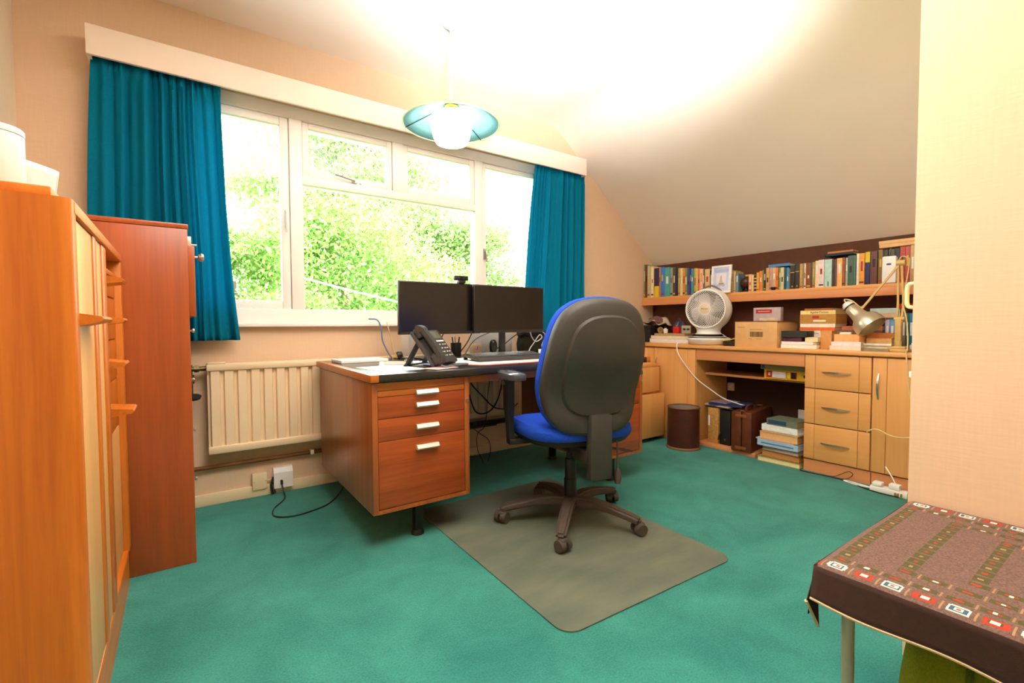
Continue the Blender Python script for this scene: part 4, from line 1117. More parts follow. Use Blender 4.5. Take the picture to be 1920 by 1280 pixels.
b.grid(top_fn, 197, 275, mat=lambda u, v: pattern(u * WU, v * WV)); partw('printed_top', b, pm, t, 'rows of red, green and white motifs on mauve brown')
b = MB(); b.keep = True
def bot(y):  # drop of the front flap
    return .072 + .006 * math.sin(9 * y + 1) + .004 * math.sin(23 * y)
b.grid(lambda u, v: (TX0 - .001 - .010 * v - .006 * math.sin(12 * u + 1) * v, TY1 - WV * u, TZ - .0055 - bot(TY1 - WV * u) * v), 60, 6); o = partw('front_flap', b, pm[6], t, 'dark brown border'); md = o.modifiers.new('thickness', 'SOLIDIFY'); md.thickness = .002
b = MB(); b.keep = True
b.grid(lambda u, v: (TX0 + (TX1 - TX0) * u, TY1 + .001 + .010 * v, TZ - .0055 - (.075 + .035 * (1 - u) ** 6) * v), 30, 4); o = partw('end_flap', b, pm[6], t); md = o.modifiers.new('thickness', 'SOLIDIFY'); md.thickness = .002
# drooping corner
P = [(TX0 - .002, TY1 - .004, TZ - .006), (TX0 - .020, TY1 + .006, TZ - .078), (TX0 + .030, TY1 + .002, TZ - .150), (TX0 + .040, TY1 + .010, TZ - .07), (TX0 + .03, TY1 + .004, TZ - .006)]
b = MB(); b._new(P, [(0, 1, 2, 3, 4)]); o = partw('corner_fold', b, pm[6], t); md = o.modifiers.new('thickness', 'SOLIDIFY'); md.thickness = .002
fr = plain('cream_fringe', 'd8b890', .9, var=.15, scale=300, bump=.5, bscale=600)
b = MB(); b.tube([(TX0 - .011 - .006 * math.sin(12 * k / 50 + 1), TY1 - WV * k / 50, TZ - .0055 - bot(TY1 - WV * k / 50)) for k in range(51)], .0034, 6); b.tube([P[1], P[2]], .0034, 6); partw('fringe', b, fr, t, 'cream fringe edging')
# olive bag under the table
t = thing('olive_bag', 'olive green cloth bag standing under the side table', 'bag', (1.32, .1, 0))
def br(s, z, dx=0): return [(1.33 + dx + sq(2 * math.pi * k / 40, .20 * s, .27 * s, .45)[0], .06 + sq(2 * math.pi * k / 40, .20 * s, .27 * s, .45)[1], z + .008 * math.sin(k * 1.7) * s * (z > .2)) for k in range(40)]
b = MB(); rings(b, [br(.93, .004), br(1, .02), br(1.0, .12), br(.97, .22), br(.93, .31), br(.90, .345)], True, False); rb = br(.84, .34); rings(b, [br(.90, .345), rb, br(.8, .15)], False, True); partw('body', b, cloth_mat('olive_canvas', '7c7c14', 0, dark=.75), t)
for y in (-.03, .15):
    b = MB(); b.tube([(1.145, y - .05, .30), (1.13, y - .04, .37), (1.15, y, .395), (1.13, y + .04, .37), (1.145, y + .05, .30)], .006, 6, 5); partw('handle', b, cloth_mat('olive_webbing_' + str(y), '585a10', 0), t)

# cream D handle at the end of the near wall
t = thing('pull_handle', 'cream plastic D handle at the end of the near wall', 'handle', (1.73, YP, .99))
b = MB(); b.tube([(1.725, YP - .002, 1.062), (1.725, YP + .018, 1.062), (1.725, YP + .026, 1.054), (1.725, YP + .027, 1.03), (1.725, YP + .026, 1.002), (1.725, YP + .018, .994), (1.725, YP - .002, .994)], .0055, 10, 4); partw('grip', b, plain('cream_handle_plastic', 'f4e0a8', .4), t)
for z in (1.062, .994):
    b = MB(); b.cyl((1.725, YP, z), (1.725, YP + .004, z), .010, seg=14); partw('boss', b, plain('cream_handle_plastic', 'f4e0a8', .4), t)
b = MB(); b.box(1.678, 1.70, YP, YP + .006, .795, .812, .002); solo('cable_clip', b, M_WHITEPL, 'small white cable clip on the near wall edge', 'clip')
# ------------------------------------------------------------------ books on the upper shelf: far end, near end, height, colour, name
BOOKS = [
    (2.925, 2.911, 0.311, '6f8a3e', 'olive green'),
    (2.909, 2.882, 0.296, '7a3028', 'dark red'),
    (2.881, 2.852, 0.296, 'b9c39a', 'pale sage'),
    (2.852, 2.839, 0.288, 'e0b088', 'peach'),
    (2.839, 2.812, 0.284, 'f2dfb0', 'cream'),
    (2.811, 2.754, 0.266, '2f2850', 'dark purple and yellow'),
    (2.753, 2.738, 0.268, 'e08a3a', 'narrow orange'),
    (2.737, 2.694, 0.268, '3f7fd0', 'bright blue'),
    (2.692, 2.635, 0.26, '4fa8a8', 'wide teal'),
    (2.634, 2.607, 0.25, '93a08a', 'grey green'),
    (2.606, 2.58, 0.248, '5a4038', 'mottled brown'),
    (2.579, 2.553, 0.248, '1c3048', 'dark navy'),
    (2.552, 2.532, 0.243, 'b8a850', 'mustard'),
    (2.532, 2.506, 0.24, 'f0d0a0', 'light cream'),
    (2.505, 2.48, 0.237, 'd89048', 'tan orange'),
    (2.479, 2.457, 0.234, '7f9048', 'moss green'),
    (2.456, 2.434, 0.229, '4a4898', 'violet blue'),
    (2.434, 2.42, 0.226, '2a3a78', 'thin navy'),
    (2.419, 2.398, 0.224, '4a98b0', 'sea blue'),
    (2.397, 2.375, 0.226, 'd8b828', 'yellow'),
    (2.375, 2.362, 0.221, 'd8d0b0', 'thin ivory'),
    (2.361, 2.342, 0.221, 'f07838', 'orange red'),
    (2.342, 2.309, 0.213, 'f0c0a0', 'salmon pink'),
    (2.308, 2.294, 0.21, '7a6048', 'thin brown'),
    (2.293, 2.249, 0.208, 'e0bc88', 'sand coloured'),
    (2.248, 2.228, 0.193, '283858', 'slate blue'),
    (2.067, 2.043, 0.178, 'a89060', 'khaki'),
    (2.042, 2.028, 0.166, 'cfae7c', 'light tan'),
    (2.027, 2.005, 0.147, '6a8a98', 'blue grey'),
    (1.92, 1.897, 0.13, 'f0b890', 'pink cream'),
    (1.896, 1.884, 0.126, 'f0d890', 'pale yellow'),
    (1.883, 1.862, 0.122, '3a2c50', 'spotted indigo'),
    (1.862, 1.842, 0.141, 'e8b020', 'golden yellow'),
    (1.84, 1.817, 0.15, 'f08040', 'bright orange'),
    (1.817, 1.807, 0.156, '78904c', 'thin olive'),
    (1.806, 1.79, 0.157, '2c3024', 'black green'),
    (1.79, 1.766, 0.168, 'd8a058', 'caramel'),
    (1.764, 1.742, 0.168, 'c89890', 'pink and teal'),
    (1.742, 1.718, 0.166, 'd8b080', 'pale tan'),
    (1.718, 1.701, 0.164, 'f07820', 'vivid orange'),
    (1.7, 1.685, 0.163, '6aa070', 'mint green'),
    (1.685, 1.662, 0.161, 'd8c898', 'cream and green'),
    (1.661, 1.648, 0.159, '2c5058', 'dark teal'),
    (1.648, 1.629, 0.157, '3898c0', 'cyan blue'),
    (1.629, 1.618, 0.147, '8a5840', 'thin chestnut'),
    (1.618, 1.588, 0.168, '2c2a28', 'black with gold band'),
    (1.587, 1.557, 0.176, '343230', 'charcoal with gold band'),
    (1.555, 1.537, 0.174, 'c89850', 'ochre'),
    (1.537, 1.53, 0.175, '8a9878', 'thin grey green'),
    (1.53, 1.516, 0.175, 'f0c8a0', 'blush'),
    (1.515, 1.487, 0.176, '8a5030', 'russet brown'),
    (1.487, 1.475, 0.176, '5a5038', 'dark olive'),
    (1.475, 1.459, 0.177, 'a89050', 'olive tan'),
    (1.459, 1.435, 0.184, 'f8dcb0', 'buttermilk'),
    (1.435, 1.401, 0.187, 'f0dcd8', 'white and pink'),
    (1.401, 1.356, 0.186, 'b8dcd0', 'wide pale aqua'),
    (1.3555, 1.3405, 0.182, '4a4034', 'black and tan'),
    (1.34, 1.327, 0.183, '6a4850', 'plum'),
    (1.325, 1.293, 0.186, 'f0b870', 'apricot'),
    (1.292, 1.278, 0.187, 'a86038', 'brick brown'),
    (1.277, 1.263, 0.185, 'b0b0a8', 'thin grey'),
    (1.263, 1.231, 0.196, '4a6858', 'bottle green'),
    (1.23, 1.217, 0.194, '587868', 'thin green'),
    (1.216, 1.201, 0.204, 'f0e4d0', 'off white'),
    (1.201, 1.171, 0.203, 'f0a040', 'amber'),
    (1.169, 1.143, 0.208, '2c3060', 'yellow topped navy'),
    (1.141, 1.103, 0.208, '6a4038', 'purple brown'),
    (1.1, 1.076, 0.212, '8a6a30', 'bronze'),
    (1.075, 1.05, 0.209, '3a3430', 'black and white'),
    (1.049, 1.018, 0.209, '6a6040', 'drab olive'),
    (1.018, 0.99, 0.211, '2a2c38', 'ink blue'),
    (0.99, 0.965, 0.217, 'b84838', 'tomato red'),
    (0.965, 0.941, 0.216, 'c05048', 'ribbed red'),
    (0.94, 0.916, 0.22, 'c8a070', 'beige'),
    (0.916, 0.902, 0.22, 'a02040', 'crimson'),
]
SZ = 1.1932
gold = plain('gold_print', 'd0a040', .5)
for i, (ya, yb, h, col, nm) in enumerate(BOOKS):
    rnd = random.Random(i * 13 + 5)
    ya -= .0006; yb += .0006
    if i + 1 < len(BOOKS): yb = max(yb, BOOKS[i + 1][0] + .0004)
    d = min(.118, .135 * h / .19 + .01)
    xs = 3.588 + rnd.uniform(-.004, .006)
    if i == 0: nb = 'beside the window wall'
    elif i == len(BOOKS) - 1: nb = 'at the near wall end'
    else: nb = 'next to the %s one' % BOOKS[i - 1][4]
    t = thing('book', '%s book on upper shelf, %s' % (nm, nb), 'book', ((xs + .05), (ya + yb) / 2, SZ), 0, 'books standing on the upper shelf')
    w = ya - yb
    lean = R(5) if nm == 'blue grey' else 0
    cov = plain('cover_' + col, col, .55, var=.10, scale=45)
    y0, y1 = -w / 2, w / 2
    x0 = -.05; x1 = x0 + d
    b = MB()
    b.box(x0, x0 + .003, y0, y1, 0, h, .0008)
    b.box(x0 + .003, x1, y0, y0 + min(.002, w * .15), 0, h); b.box(x0 + .003, x1, y1 - min(.002, w * .15), y1, 0, h)
    part('cover', b, cov, t)
    b = MB(); b.box(x0 + .0031, x1 - .004, y0 + min(.0021, w * .16), y1 - min(.0021, w * .16), .003, h - .004); part('pages', b, M_PAGES, t)
    k = i % 5
    pal = ['f0e6c8', '2a2420', 'd8b040', 'e8e8e8', 'b03828']
    if 'gold band' in nm:
        b = MB(); b.box(x0 - .0006, x0 + .001, y0 + .001, y1 - .001, h * .68, h * .71); part('title_band', b, gold, t)
        b = MB(); b.box(x0 - .0006, x0 + .001, -.004, .004, h * .08, h * .14); part('title_band', b, gold, t)
    elif nm == 'dark purple and yellow':
        b = MB(); b.box(x0 - .0006, x0 + .001, y0 + .003, y1 - .004, .0, h * .38); part('title_band', b, plain('yellow_label', 'e8c820', .5), t)
    elif nm == 'yellow topped navy':
        b = MB(); b.box(x0 - .0006, x0 + .001, y0, y1, h * .68, h); part('title_band', b, plain('yellow_label', 'e8c820', .5), t)
    elif nm == 'spotted indigo':
        for q in range(4):
            b = MB(); b.box(x0 - .0006, x0 + .001, y0, y1, h * (.16 + .2 * q), h * (.24 + .2 * q)); part('title_band', b, plain('peach_label', 'f0b088', .5), t)
    elif nm == 'wide pale aqua':
        b = MB(); b.box(x0 - .0006, x0 + .001, -.004, .002, h * .03, h * .2); part('title_band', b, plain('navy_label', '2a4868', .5), t)
    elif w > .012:
        a = rnd.uniform(.35, .55); e = a + rnd.uniform(.12, .35)
        b = MB(); b.box(x0 - .0006, x0 + .001, y0 + w * .3, y1 - w * .3, h * a, h * e); part('title_band', b, plain('print_' + pal[k], pal[k], .6), t)
        if k % 2 == 0:
            b = MB(); b.box(x0 - .0006, x0 + .001, y0 + w * .1, y1 - w * .1, h * .06, h * .11); part('title_band', b, plain('print_' + pal[(k + 2) % 5], pal[(k + 2) % 5], .6), t)
# ------------------------------------------------------------------ other things on the upper shelf
t = thing('picture_frame', 'white framed picture of a sailing ship on the upper shelf', 'picture frame', (3.60, 2.135, SZ))
MF = Matrix.Translation((3.552, 2.135, SZ)) @ Matrix.Rotation(R(5), 4, 'Y')
def pf(nm, y0, y1, z0, z1, x0, x1, mt, par, lb=None):
    b = MB(); b.box(x0, x1, y0, y1, z0, z1, .001, MF); return partw(nm, b, mt, par, lb)
wf = plain('white_frame', 'f8f2f0', .4)
pf('frame_rail', -.085, .085, 0, .018, 0, .014, wf, t); pf('frame_rail', -.085, .085, .205, .223, 0, .014, wf, t)
pf('frame_stile', -.085, -.067, .018, .205, 0, .014, wf, t); pf('frame_stile', .067, .085, .018, .205, 0, .014, wf, t)
bk = pf('mount', -.068, .068, .017, .206, .006, .010, plain('pale_blue_mount', 'd4dcf4', .6, var=.03), t, 'pale blue mount')
pr_ = pf('print', -.042, .042, .045, .160, .0045, .0062, plain('ship_print_paper', 'eee8f0', .6), bk)
def flat(nm, poly, x, mt, par):
    b = MB(); b._new([MF @ Vector((x, y, z)) for y, z in poly], [tuple(range(len(poly)))]); return partw(nm, b, mt, par)
flat('sea', [(-.036, .052), (.036, .052), (.036, .072), (-.036, .072)], .0040, plain('ship_sea', 'b8c8e8', .7), pr_)
flat('hull', [(-.022, .070), (.016, .070), (.022, .080), (-.026, .082)], .0037, plain('ship_hull', 'b09060', .7), pr_)
flat('sail', [(-.016, .084), (.014, .084), (.006, .135), (-.004, .148), (-.008, .118)], .0037, plain('ship_sail', 'cfc0b0', .7), pr_)
pf('blue_band', -.060, .060, .168, .196, .0045, .0062, plain('blue_band', 'b8c4ee', .6), bk)
t = thing('globe_ornament', 'dark round globe ornament in the gap between the books', 'ornament', (3.63, 1.962, SZ))
b = MB(); b.lathe([(0, 0), (.032, 0), (.034, .006), (.014, .014), (.008, .03), (0, .032)], 20); part('foot', b, plain('dark_wood_ornament', '2c1810', .4), t)
b = MB(); b.lathe([(.042 * math.sin(math.pi * k / 14), .074 - .042 * math.cos(math.pi * k / 14)) for k in range(15)], 28); part('ball', b, plain('mottled_globe', '4a2c1c', .35, var=.6, scale=30), t)
b = MB(); b.tube([(0, .048 * math.sin(R(20 + 14 * k)), .074 - .048 * math.cos(R(20 + 14 * k))) for k in range(11)], .0025, 6); part('meridian_arm', b, M_BRASS, t)
t = thing('yellow_tin', 'small dark tin with a yellow lid band behind the globe', 'tin', (3.69, 1.965, SZ))
b = MB(); b.box(3.665, 3.715, 1.94, 1.99, SZ, SZ + .125, .006); partw('body', b, M_BLACK, t); b = MB(); b.box(3.664, 3.716, 1.939, 1.991, SZ + .125, SZ + .14, .003); partw('lid', b, plain('yellow_lid', 'd8b428', .5), t)
t = thing('shelf_bowl', 'small dark bowl in front of the shelf books', 'bowl', (3.575, 1.73, SZ))
b = MB(); b.lathe([(0, 0), (.012, 0), (.012, .004), (.016, .008), (.017, .02), (.015, .02), (.012, .009), (0, .007)], 20); part('body', b, plain('dark_glaze', '2a1a14', .3), t); b = MB(); b.lathe([(.0165, .018), (.0175, .021), (.0155, .021)], 20); part('rim', b, plain('rust_glaze', '7a4020', .3), t)
def lying_book(label, xc, yc, z, d, w, h, col, rz=0, group='books lying flat', spine='front', pages=True, pcol=None):
    """flat book: w along y (spine length seen from the room), d along x, h thick"""
    t = thing('book', label, 'book', (xc, yc, z), R(rz), group)
    c = plain('cover_' + col, col, .55, var=.10, scale=45)
    th = min(.003, h * .15)
    b = MB(); b.box(-d / 2, d / 2, -w / 2, w / 2, 0, th); b.box(-d / 2, d / 2, -w / 2, w / 2, h - th, h)
    if spine == 'front': b.box(-d / 2, -d / 2 + .003, -w / 2, w / 2, th, h - th)
    else: b.box(d / 2 - .003, d / 2, -w / 2, w / 2, th, h - th)
    part('cover', b, c, t)
    b = MB(); b.box(-d / 2 + (.0031 if spine == 'front' else .004), d / 2 - (.004 if spine == 'front' else .0031), -w / 2 + .003, w / 2 - .003, th, h - th)
    part('pages', b, plain('pages_' + pcol, pcol, .85, var=.06, scale=90) if pcol else M_PAGES, t)
    return t
lying_book('blue book lying flat on top of the orange and green shelf books', 3.645, 1.70, SZ + .1695, .11, .15, .020, '4a88c0')
lying_book('dark navy book lying flat on the aqua shelf book', 3.66, 1.325, SZ + .2085, .11, .17, .016, '20283c')
lying_book('tan book lying on the dark navy one', 3.67, 1.32, SZ + .2248, .10, .15, .014, 'c88038')
t = thing('flat_card_box', 'flat cream card box lying on the tallest shelf books', 'box', (3.64, .985, SZ + .2215))
b = MB(); b.box(3.585, 3.70, .88, 1.095, SZ + .2215, SZ + .262, .002); partw('tray', b, plain('cream_card', 'ecbc84', .7), t)
b = MB(); b.box(3.583, 3.702, .878, 1.097, SZ + .2425, SZ + .264, .002); partw('lid', b, plain('cream_card', 'ecbc84', .7), t)
t = thing('white_adaptor', 'white plastic adaptor box with a blue oval badge on the shelf', 'adaptor', (3.56, 1.035, SZ))
b = MB(); b.box(3.560, 3.585, 1.000, 1.072, SZ, SZ + .165, .008); partw('body', b, M_WHITEPL, t)
b = MB(); b.lathe([(0, 0), (.011, 0), (.011, .001), (0, .001)], 24, Matrix.Translation((3.5602, 1.036, SZ + .115)) @ Matrix.Rotation(R(-90), 4, 'Y') @ Matrix.Diagonal((.55, 1.2, 1, 1))); partw('badge', b, plain('blue_badge', '3a3a90', .4), t, 'dark blue oval badge')
b = MB(); b.tube([(3.572, 1.035, SZ + .165), (3.570, 1.035, SZ + .195), (3.574, 1.03, SZ + .21)], .004, 6, 3); partw('stub_cable', b, plain('grey_cord', '5a6068', .4), t)

# ------------------------------------------------------------------ fan
t = thing('desk_fan', 'white round air circulator fan standing on the worktop', 'fan', (3.408, 2.14, WTZ), R(195))
b = MB(); b.lathe([(0, 0), (.118, 0), (.135, .006), (.158, .036), (.161, .046), (.156, .053), (.135, .060), (.105, .082), (0, .086)], 48); part('base', b, M_WHITEPL, t)
b = MB(); b.keep = True
b.grid(lambda u, v: ((.153 - .045 * v) * math.cos(R(-70 + 150 * u)), (.153 - .045 * v) * math.sin(R(-70 + 150 * u)), (.0565 if v < .01 else .0625 if v < .51 else .0835)), 30, 2)
part('control_panel', b, plain('glossy_black_panel', '181514', .15, var=0), t, 'glossy black control panel')
b = MB(); b.lathe([(0, .084), (.100, .084), (.090, .092), (.086, .105), (.09, .125), (.11, .15), (0, .15)], 40); part('neck', b, M_WHITEPL, t)
HC = Vector((0, 0, .275)); HR = .170
MHd = Matrix.Translation(HC) @ Matrix.Rotation(R(-3), 4, 'Y') @ Matrix.Rotation(R(90), 4, 'Y')      # z of this frame = blowing direction
b = MB(); prof = []
for k in range(17):
    a = R(-90 + 8.8 * k); 
    prof.append((max(0, HR * math.cos(a)), HR * math.sin(a) * .9))
prof = [p for p in prof if p[1] < .075] + [(.150, .085), (.146, .088), (.140, .080), (.138, .0), (.05, -.05), (0, -.05)]
b.lathe(prof, 56, MHd); hd = part('housing', b, M_WHITEPL, t)
b = MB(); b.lathe([(.1375, .078), (.1365, .0), (.05, -.045), (0, -.045)], 40, MHd); part('inner_cowl', b, plain('grey_cowl', '4a423e', .6), t)
b = MB(); b.tube([MHd @ Vector((.147 * math.cos(2 * math.pi * k / 56), .147 * math.sin(2 * math.pi * k / 56), .086)) for k in range(56)], .006, 8, 0, True); part('front_ring', b, M_WHITEPL, t)
gm = plain('white_grille', 'f4ece6', .45, var=.02)
for k in range(46):
    a = 2 * math.pi * k / 46; pts = []
    for q in range(7):
        s = q / 6; r_ = .040 + (.143 - .040) * s; aa = a - .75 * s ** 1.3
        pts.append(MHd @ Vector((r_ * math.cos(aa), r_ * math.sin(aa), .102 - .014 * s * s)))
    b = MB(); b.tube(pts, .0027, 5); part('grille_bar', b, gm, hd)
b = MB(); b.lathe([(0, .106), (.036, .105), (.044, .101), (.044, .096), (0, .094)], 36, MHd); hb = part('grille_hub', b, plain('beige_hub', 'e4cba6', .4), t, 'beige round badge')
tx = text_part('logo', 'Meaco', .020, plain('grey_print', '6a6058', .5), hb, (0, 0, 0), (0, 0, 0), label='small grey lettering')
tx.matrix_local = MHd @ Matrix.Translation((0, 0, .1064)) @ Matrix.Rotation(R(90), 4, 'Z')
b = MB()
for k in range(4):
    a0 = R(90 * k)
    def blade(u, v, a0=a0):
        r_ = .03 + .098 * u; a = a0 + (v - .5) * 1.0 + .5 * u
        return MHd @ Vector((r_ * math.cos(a), r_ * math.sin(a), .045 + .03 * (v - .5)))
    b2 = MB(); b2.keep = True; b2.grid(blade, 8, 6); o = part('blade', b2, plain('pale_blade', 'b8a8a4', .4), t); md = o.modifiers.new('thickness', 'SOLIDIFY'); md.thickness = .003
b.bm.free()
b = MB(); b.tube([MHd @ Vector((-.148 - .045 * math.sin(math.pi * k / 10), -.08 + .16 * k / 10, -.03)) for k in range(11)], .007, 8); part('carry_handle', b, plain('grey_handle', '7a6660', .45), t, 'grey carrying handle')
b = MB(); b.tube([(3.32, 2.29, WTZ + .008), (3.28, 2.305, WTZ + .010), (3.245, 2.31, WTZ + .004), (3.225, 2.29, WTZ - .06), (3.235, 2.24, .64), (3.27, 2.15, .52), (3.31, 2.05, .44), (3.36, 1.98, .38), (3.42, 1.90, .345), (3.45, 1.86, .332), (3.47, 1.82, .334)], .0042, 8, 8)
solo('fan_cable', b, M_WHITEPL, 'white fan cable hanging over the worktop edge into the kneehole', 'cable')

# ------------------------------------------------------------------ far end of the worktop
def slab(name, label, cat, x0, x1, y0, y1, z0, z1, col, rz=0, group=None, pcol=None):
    t = thing(name, label, cat, ((x0 + x1) / 2, (y0 + y1) / 2, z0), R(rz), group)
    w, d = abs(x1 - x0) / 2, abs(y1 - y0) / 2; h = z1 - z0
    b = MB(); b.box(-w, w, -d, d, 0, h * .93, .0015); part('pages', b, plain('slab_' + (pcol or col), pcol or col, .75, var=.06, scale=70), t)
    b = MB(); b.box(-w - .001, w + .001, -d - .001, d + .001, h * .93, h, 0); part('cover', b, plain('slab_' + col, col, .65, var=.06), t)
    return t
G1 = 'magazines and papers stacked by the fan'
slab('magazine_stack', 'white ream of paper, lowest of the stack by the fan', 'paper stack', 3.44, 3.70, 2.345, 2.735, WTZ, WTZ + .036, 'e4d8cc', 0, G1, 'f0e6dc')
slab('magazine_stack', 'cream magazine stack lying on the white ream', 'magazine', 3.45, 3.70, 2.36, 2.73, WTZ + .0365, WTZ + .062, 'd0c098', 1, G1, 'e8dcc0')
slab('magazine_stack', 'brown card folder on top of the cream magazines', 'folder', 3.46, 3.70, 2.38, 2.70, WTZ + .0625, WTZ + .082, 'c09868', -3, G1)
slab('red_pack', 'small bright red packet on the card folder', 'packet', 3.50, 3.53, 2.478, 2.535, WTZ + .0825, WTZ + .14, 'd81c10')
t = thing('spectacles_card', 'pale card with two dark oval prints on the folder', 'card', (3.53, 2.435, WTZ + .0825))
b = MB(); b.box(3.535, 3.545, 2.385, 2.475, WTZ + .0825, WTZ + .15, .001); partw('card', b, plain('sage_card', 'c4b89c', .7), t)
for y in (2.41, 2.447):
    b = MB(); b.lathe([(0, 0), (.015, 0), (.015, .001), (0, .001)], 18, Matrix.Translation((3.5352, y, WTZ + .118)) @ Matrix.Rotation(R(-90), 4, 'Y') @ Matrix.Diagonal((.6, 1, 1, 1))); partw('oval_print', b, plain('black_green_print', '2c3028', .6), t)
t = thing('tape_roll', 'roll of yellow brown tape on the card folder', 'tape', (3.50, 2.665, WTZ + .0825))
b = MB(); b.lathe([(.014, -.01), (.027, -.01), (.027, .01), (.014, .01)], 24, Matrix.Translation((0, 0, .027)) @ Matrix.Rotation(R(70), 4, 'Y'), True); part('roll', b, plain('tape_brown', 'b09048', .4), t); b = MB(); b.lathe([(.0125, -.0102), (.0138, -.0102), (.0138, .0102), (.0125, .0102)], 24, Matrix.Translation((0, 0, .027)) @ Matrix.Rotation(R(70), 4, 'Y'), True); part('core', b, M_CARD, t)
t = thing('small_bottle', 'small white bottle beside the tape roll', 'bottle', (3.50, 2.61, WTZ + .0825))
b = MB(); b.lathe([(0, 0), (.018, 0), (.02, .003), (.02, .034), (.010, .042), (.010, .046), (0, .046)], 18); part('body', b, M_WHITEPL, t); b = MB(); b.lathe([(0, .046), (.012, .046), (.012, .06), (0, .06)], 18); part('cap', b, plain('dark_cap', '2a2420', .4), t)
t = thing('black_box_file', 'black box on the worktop in the window corner', 'box', (3.56, 2.80, WTZ))
b = MB(); b.box(3.46, 3.70, 2.745, 2.90, WTZ, WTZ + .12, .003); partw('body', b, plain('matt_black_card', '14110f', .7), t); b = MB(); b.box(3.455, 3.705, 2.742, 2.903, WTZ + .12, WTZ + .152, .003); partw('lid', b, plain('matt_black_card', '14110f', .7), t)
t = thing('crumpled_print', 'crumpled cream photo print on the black box', 'paper', (3.57, 2.74, WTZ + .158))
b = MB(); b.keep = True
b.grid(lambda u, v: (-.10 + .02 * math.sin(7 * v) + .16 * v, .13 - .24 * u, .004 + .075 * math.sin(math.pi * min(1, u * 1.1)) * (.35 + .65 * v) + .012 * math.sin(13 * u + 5 * v)), 16, 12); o = part('sheet', b, plain('cream_photo', 'e8cfae', .6, var=.25, scale=18), t); md = o.modifiers.new('thickness', 'SOLIDIFY'); md.thickness = .001
b = MB(); b.keep = True
b.grid(lambda u, v: (-.108 + .02 * math.sin(7 * v) + .10 * v, .06 - .13 * u, .012 + .075 * math.sin(math.pi * min(1, (.3 + .55 * u) * 1.1)) * (.35 + .55 * v)), 10, 8); part('image', b, plain('dark_photo', '7a5a50', .5, var=.5, scale=30), t)
t = thing('mauve_bag', 'mauve plastic bag slumped behind the crumpled print', 'bag', (3.66, 2.58, WTZ + .084))
b = MB(); rings(b, [[(.035 * s * math.cos(2 * math.pi * k / 24) * (1 + .2 * math.sin(3 * k)), .075 * s * math.sin(2 * math.pi * k / 24), z + .006 * math.sin(k * 2.1)) for k in range(24)] for s, z in ((.9, .006), (1, .03), (.85, .07), (.45, .10), (.1, .105))]); part('body', b, plain('mauve_film', '4c4258', .35, var=.3), t)
b = MB(); b.tube([(0, -.02, .10), (-.01, 0, .125), (0, .02, .10)], .004, 6, 4); part('tie', b, plain('mauve_film', '4c4258', .35, var=.3), t)

# ------------------------------------------------------------------ middle of the worktop
t = thing('cardboard_box', 'brown cardboard box with a printed barcode on the worktop', 'box', (3.43, 1.70, WTZ))
b = MB(); b.box(3.285, 3.58, 1.560, 1.855, WTZ, WTZ + .178, .002); partw('body', b, M_CARD, t)
for y0, y1, rot in ((1.555, 1.70, 6), (1.715, 1.86, -5)):
    b = MB(); b.box(3.283, 3.582, y0, y1, WTZ + .1785, WTZ + .182, 0, None); partw('flap', b, plain('cardboard_dark_edge', '7a5430', .8, var=.1), t)
b = MB(); rnd = random.Random(4); y = 1.655
while y < 1.742:
    w = rnd.choice((.001, .0016, .0026)); b.box(3.2840, 3.2852, y, y + w, WTZ + .072, WTZ + .108); y += w + rnd.choice((.001, .0014, .002))
partw('barcode', b, plain('brown_ink', '6a4428', .8), t, 'printed barcode')
b = MB(); b.box(3.2840, 3.2852, 1.66, 1.745, WTZ + .122, WTZ + .126); b.box(3.2840, 3.2852, 1.73, 1.755, WTZ + .056, WTZ + .060); b.box(3.2840, 3.2852, 1.66, 1.70, WTZ + .056, WTZ + .060); b.box(3.2840, 3.2852, 1.78, 1.835, WTZ + .138, WTZ + .141); partw('printed_lines', b, plain('faint_brown_ink', 'b88850', .8), t)
t = thing('tape_measure', 'yellow and black tape measure beside the cardboard box', 'tape measure', (3.36, 1.925, WTZ))
b = MB(); b.lathe([(0, 0), (.052, 0), (.055, .005), (.055, .030), (.05, .035), (0, .035)], 28); part('case', b, plain('black_rubber', '201c1a', .5), t)
b = MB(); b.sweep_rect([(-.04, .045, .040), (0, .0, .048), (.04, -.035, .062)], .02, .007, (1, 1, 0)); part('blade', b, plain('yellow_strip', 'e0d020', .45), t)
t = thing('red_label_packet', 'grey packet with a red label standing on the cardboard box', 'packet', (3.53, 1.735, WTZ + .1825))
b = MB(); b.box(3.50, 3.545, 1.640, 1.835, WTZ + .1825, WTZ + .282, .003); partw('body', b, plain('grey_lilac_packet', 'c4b0b0', .5, var=.08, scale=30), t)
b = MB(); b.box(3.4988, 3.5012, 1.70, 1.815, WTZ + .240, WTZ + .268); rl = partw('label', b, plain('red_label', 'c02c28', .5), t, 'red label')
b = MB(); b.box(3.4980, 3.4992, 1.715, 1.80, WTZ + .251, WTZ + .257); partw('print', b, plain('pale_print', 'e8a8a0', .5), rl)
b = MB(); b.box(3.4988, 3.5012, 1.66, 1.79, WTZ + .186, WTZ + .206); partw('picture', b, plain('orange_cream_print', 'ecc8a0', .5, var=.2), t)
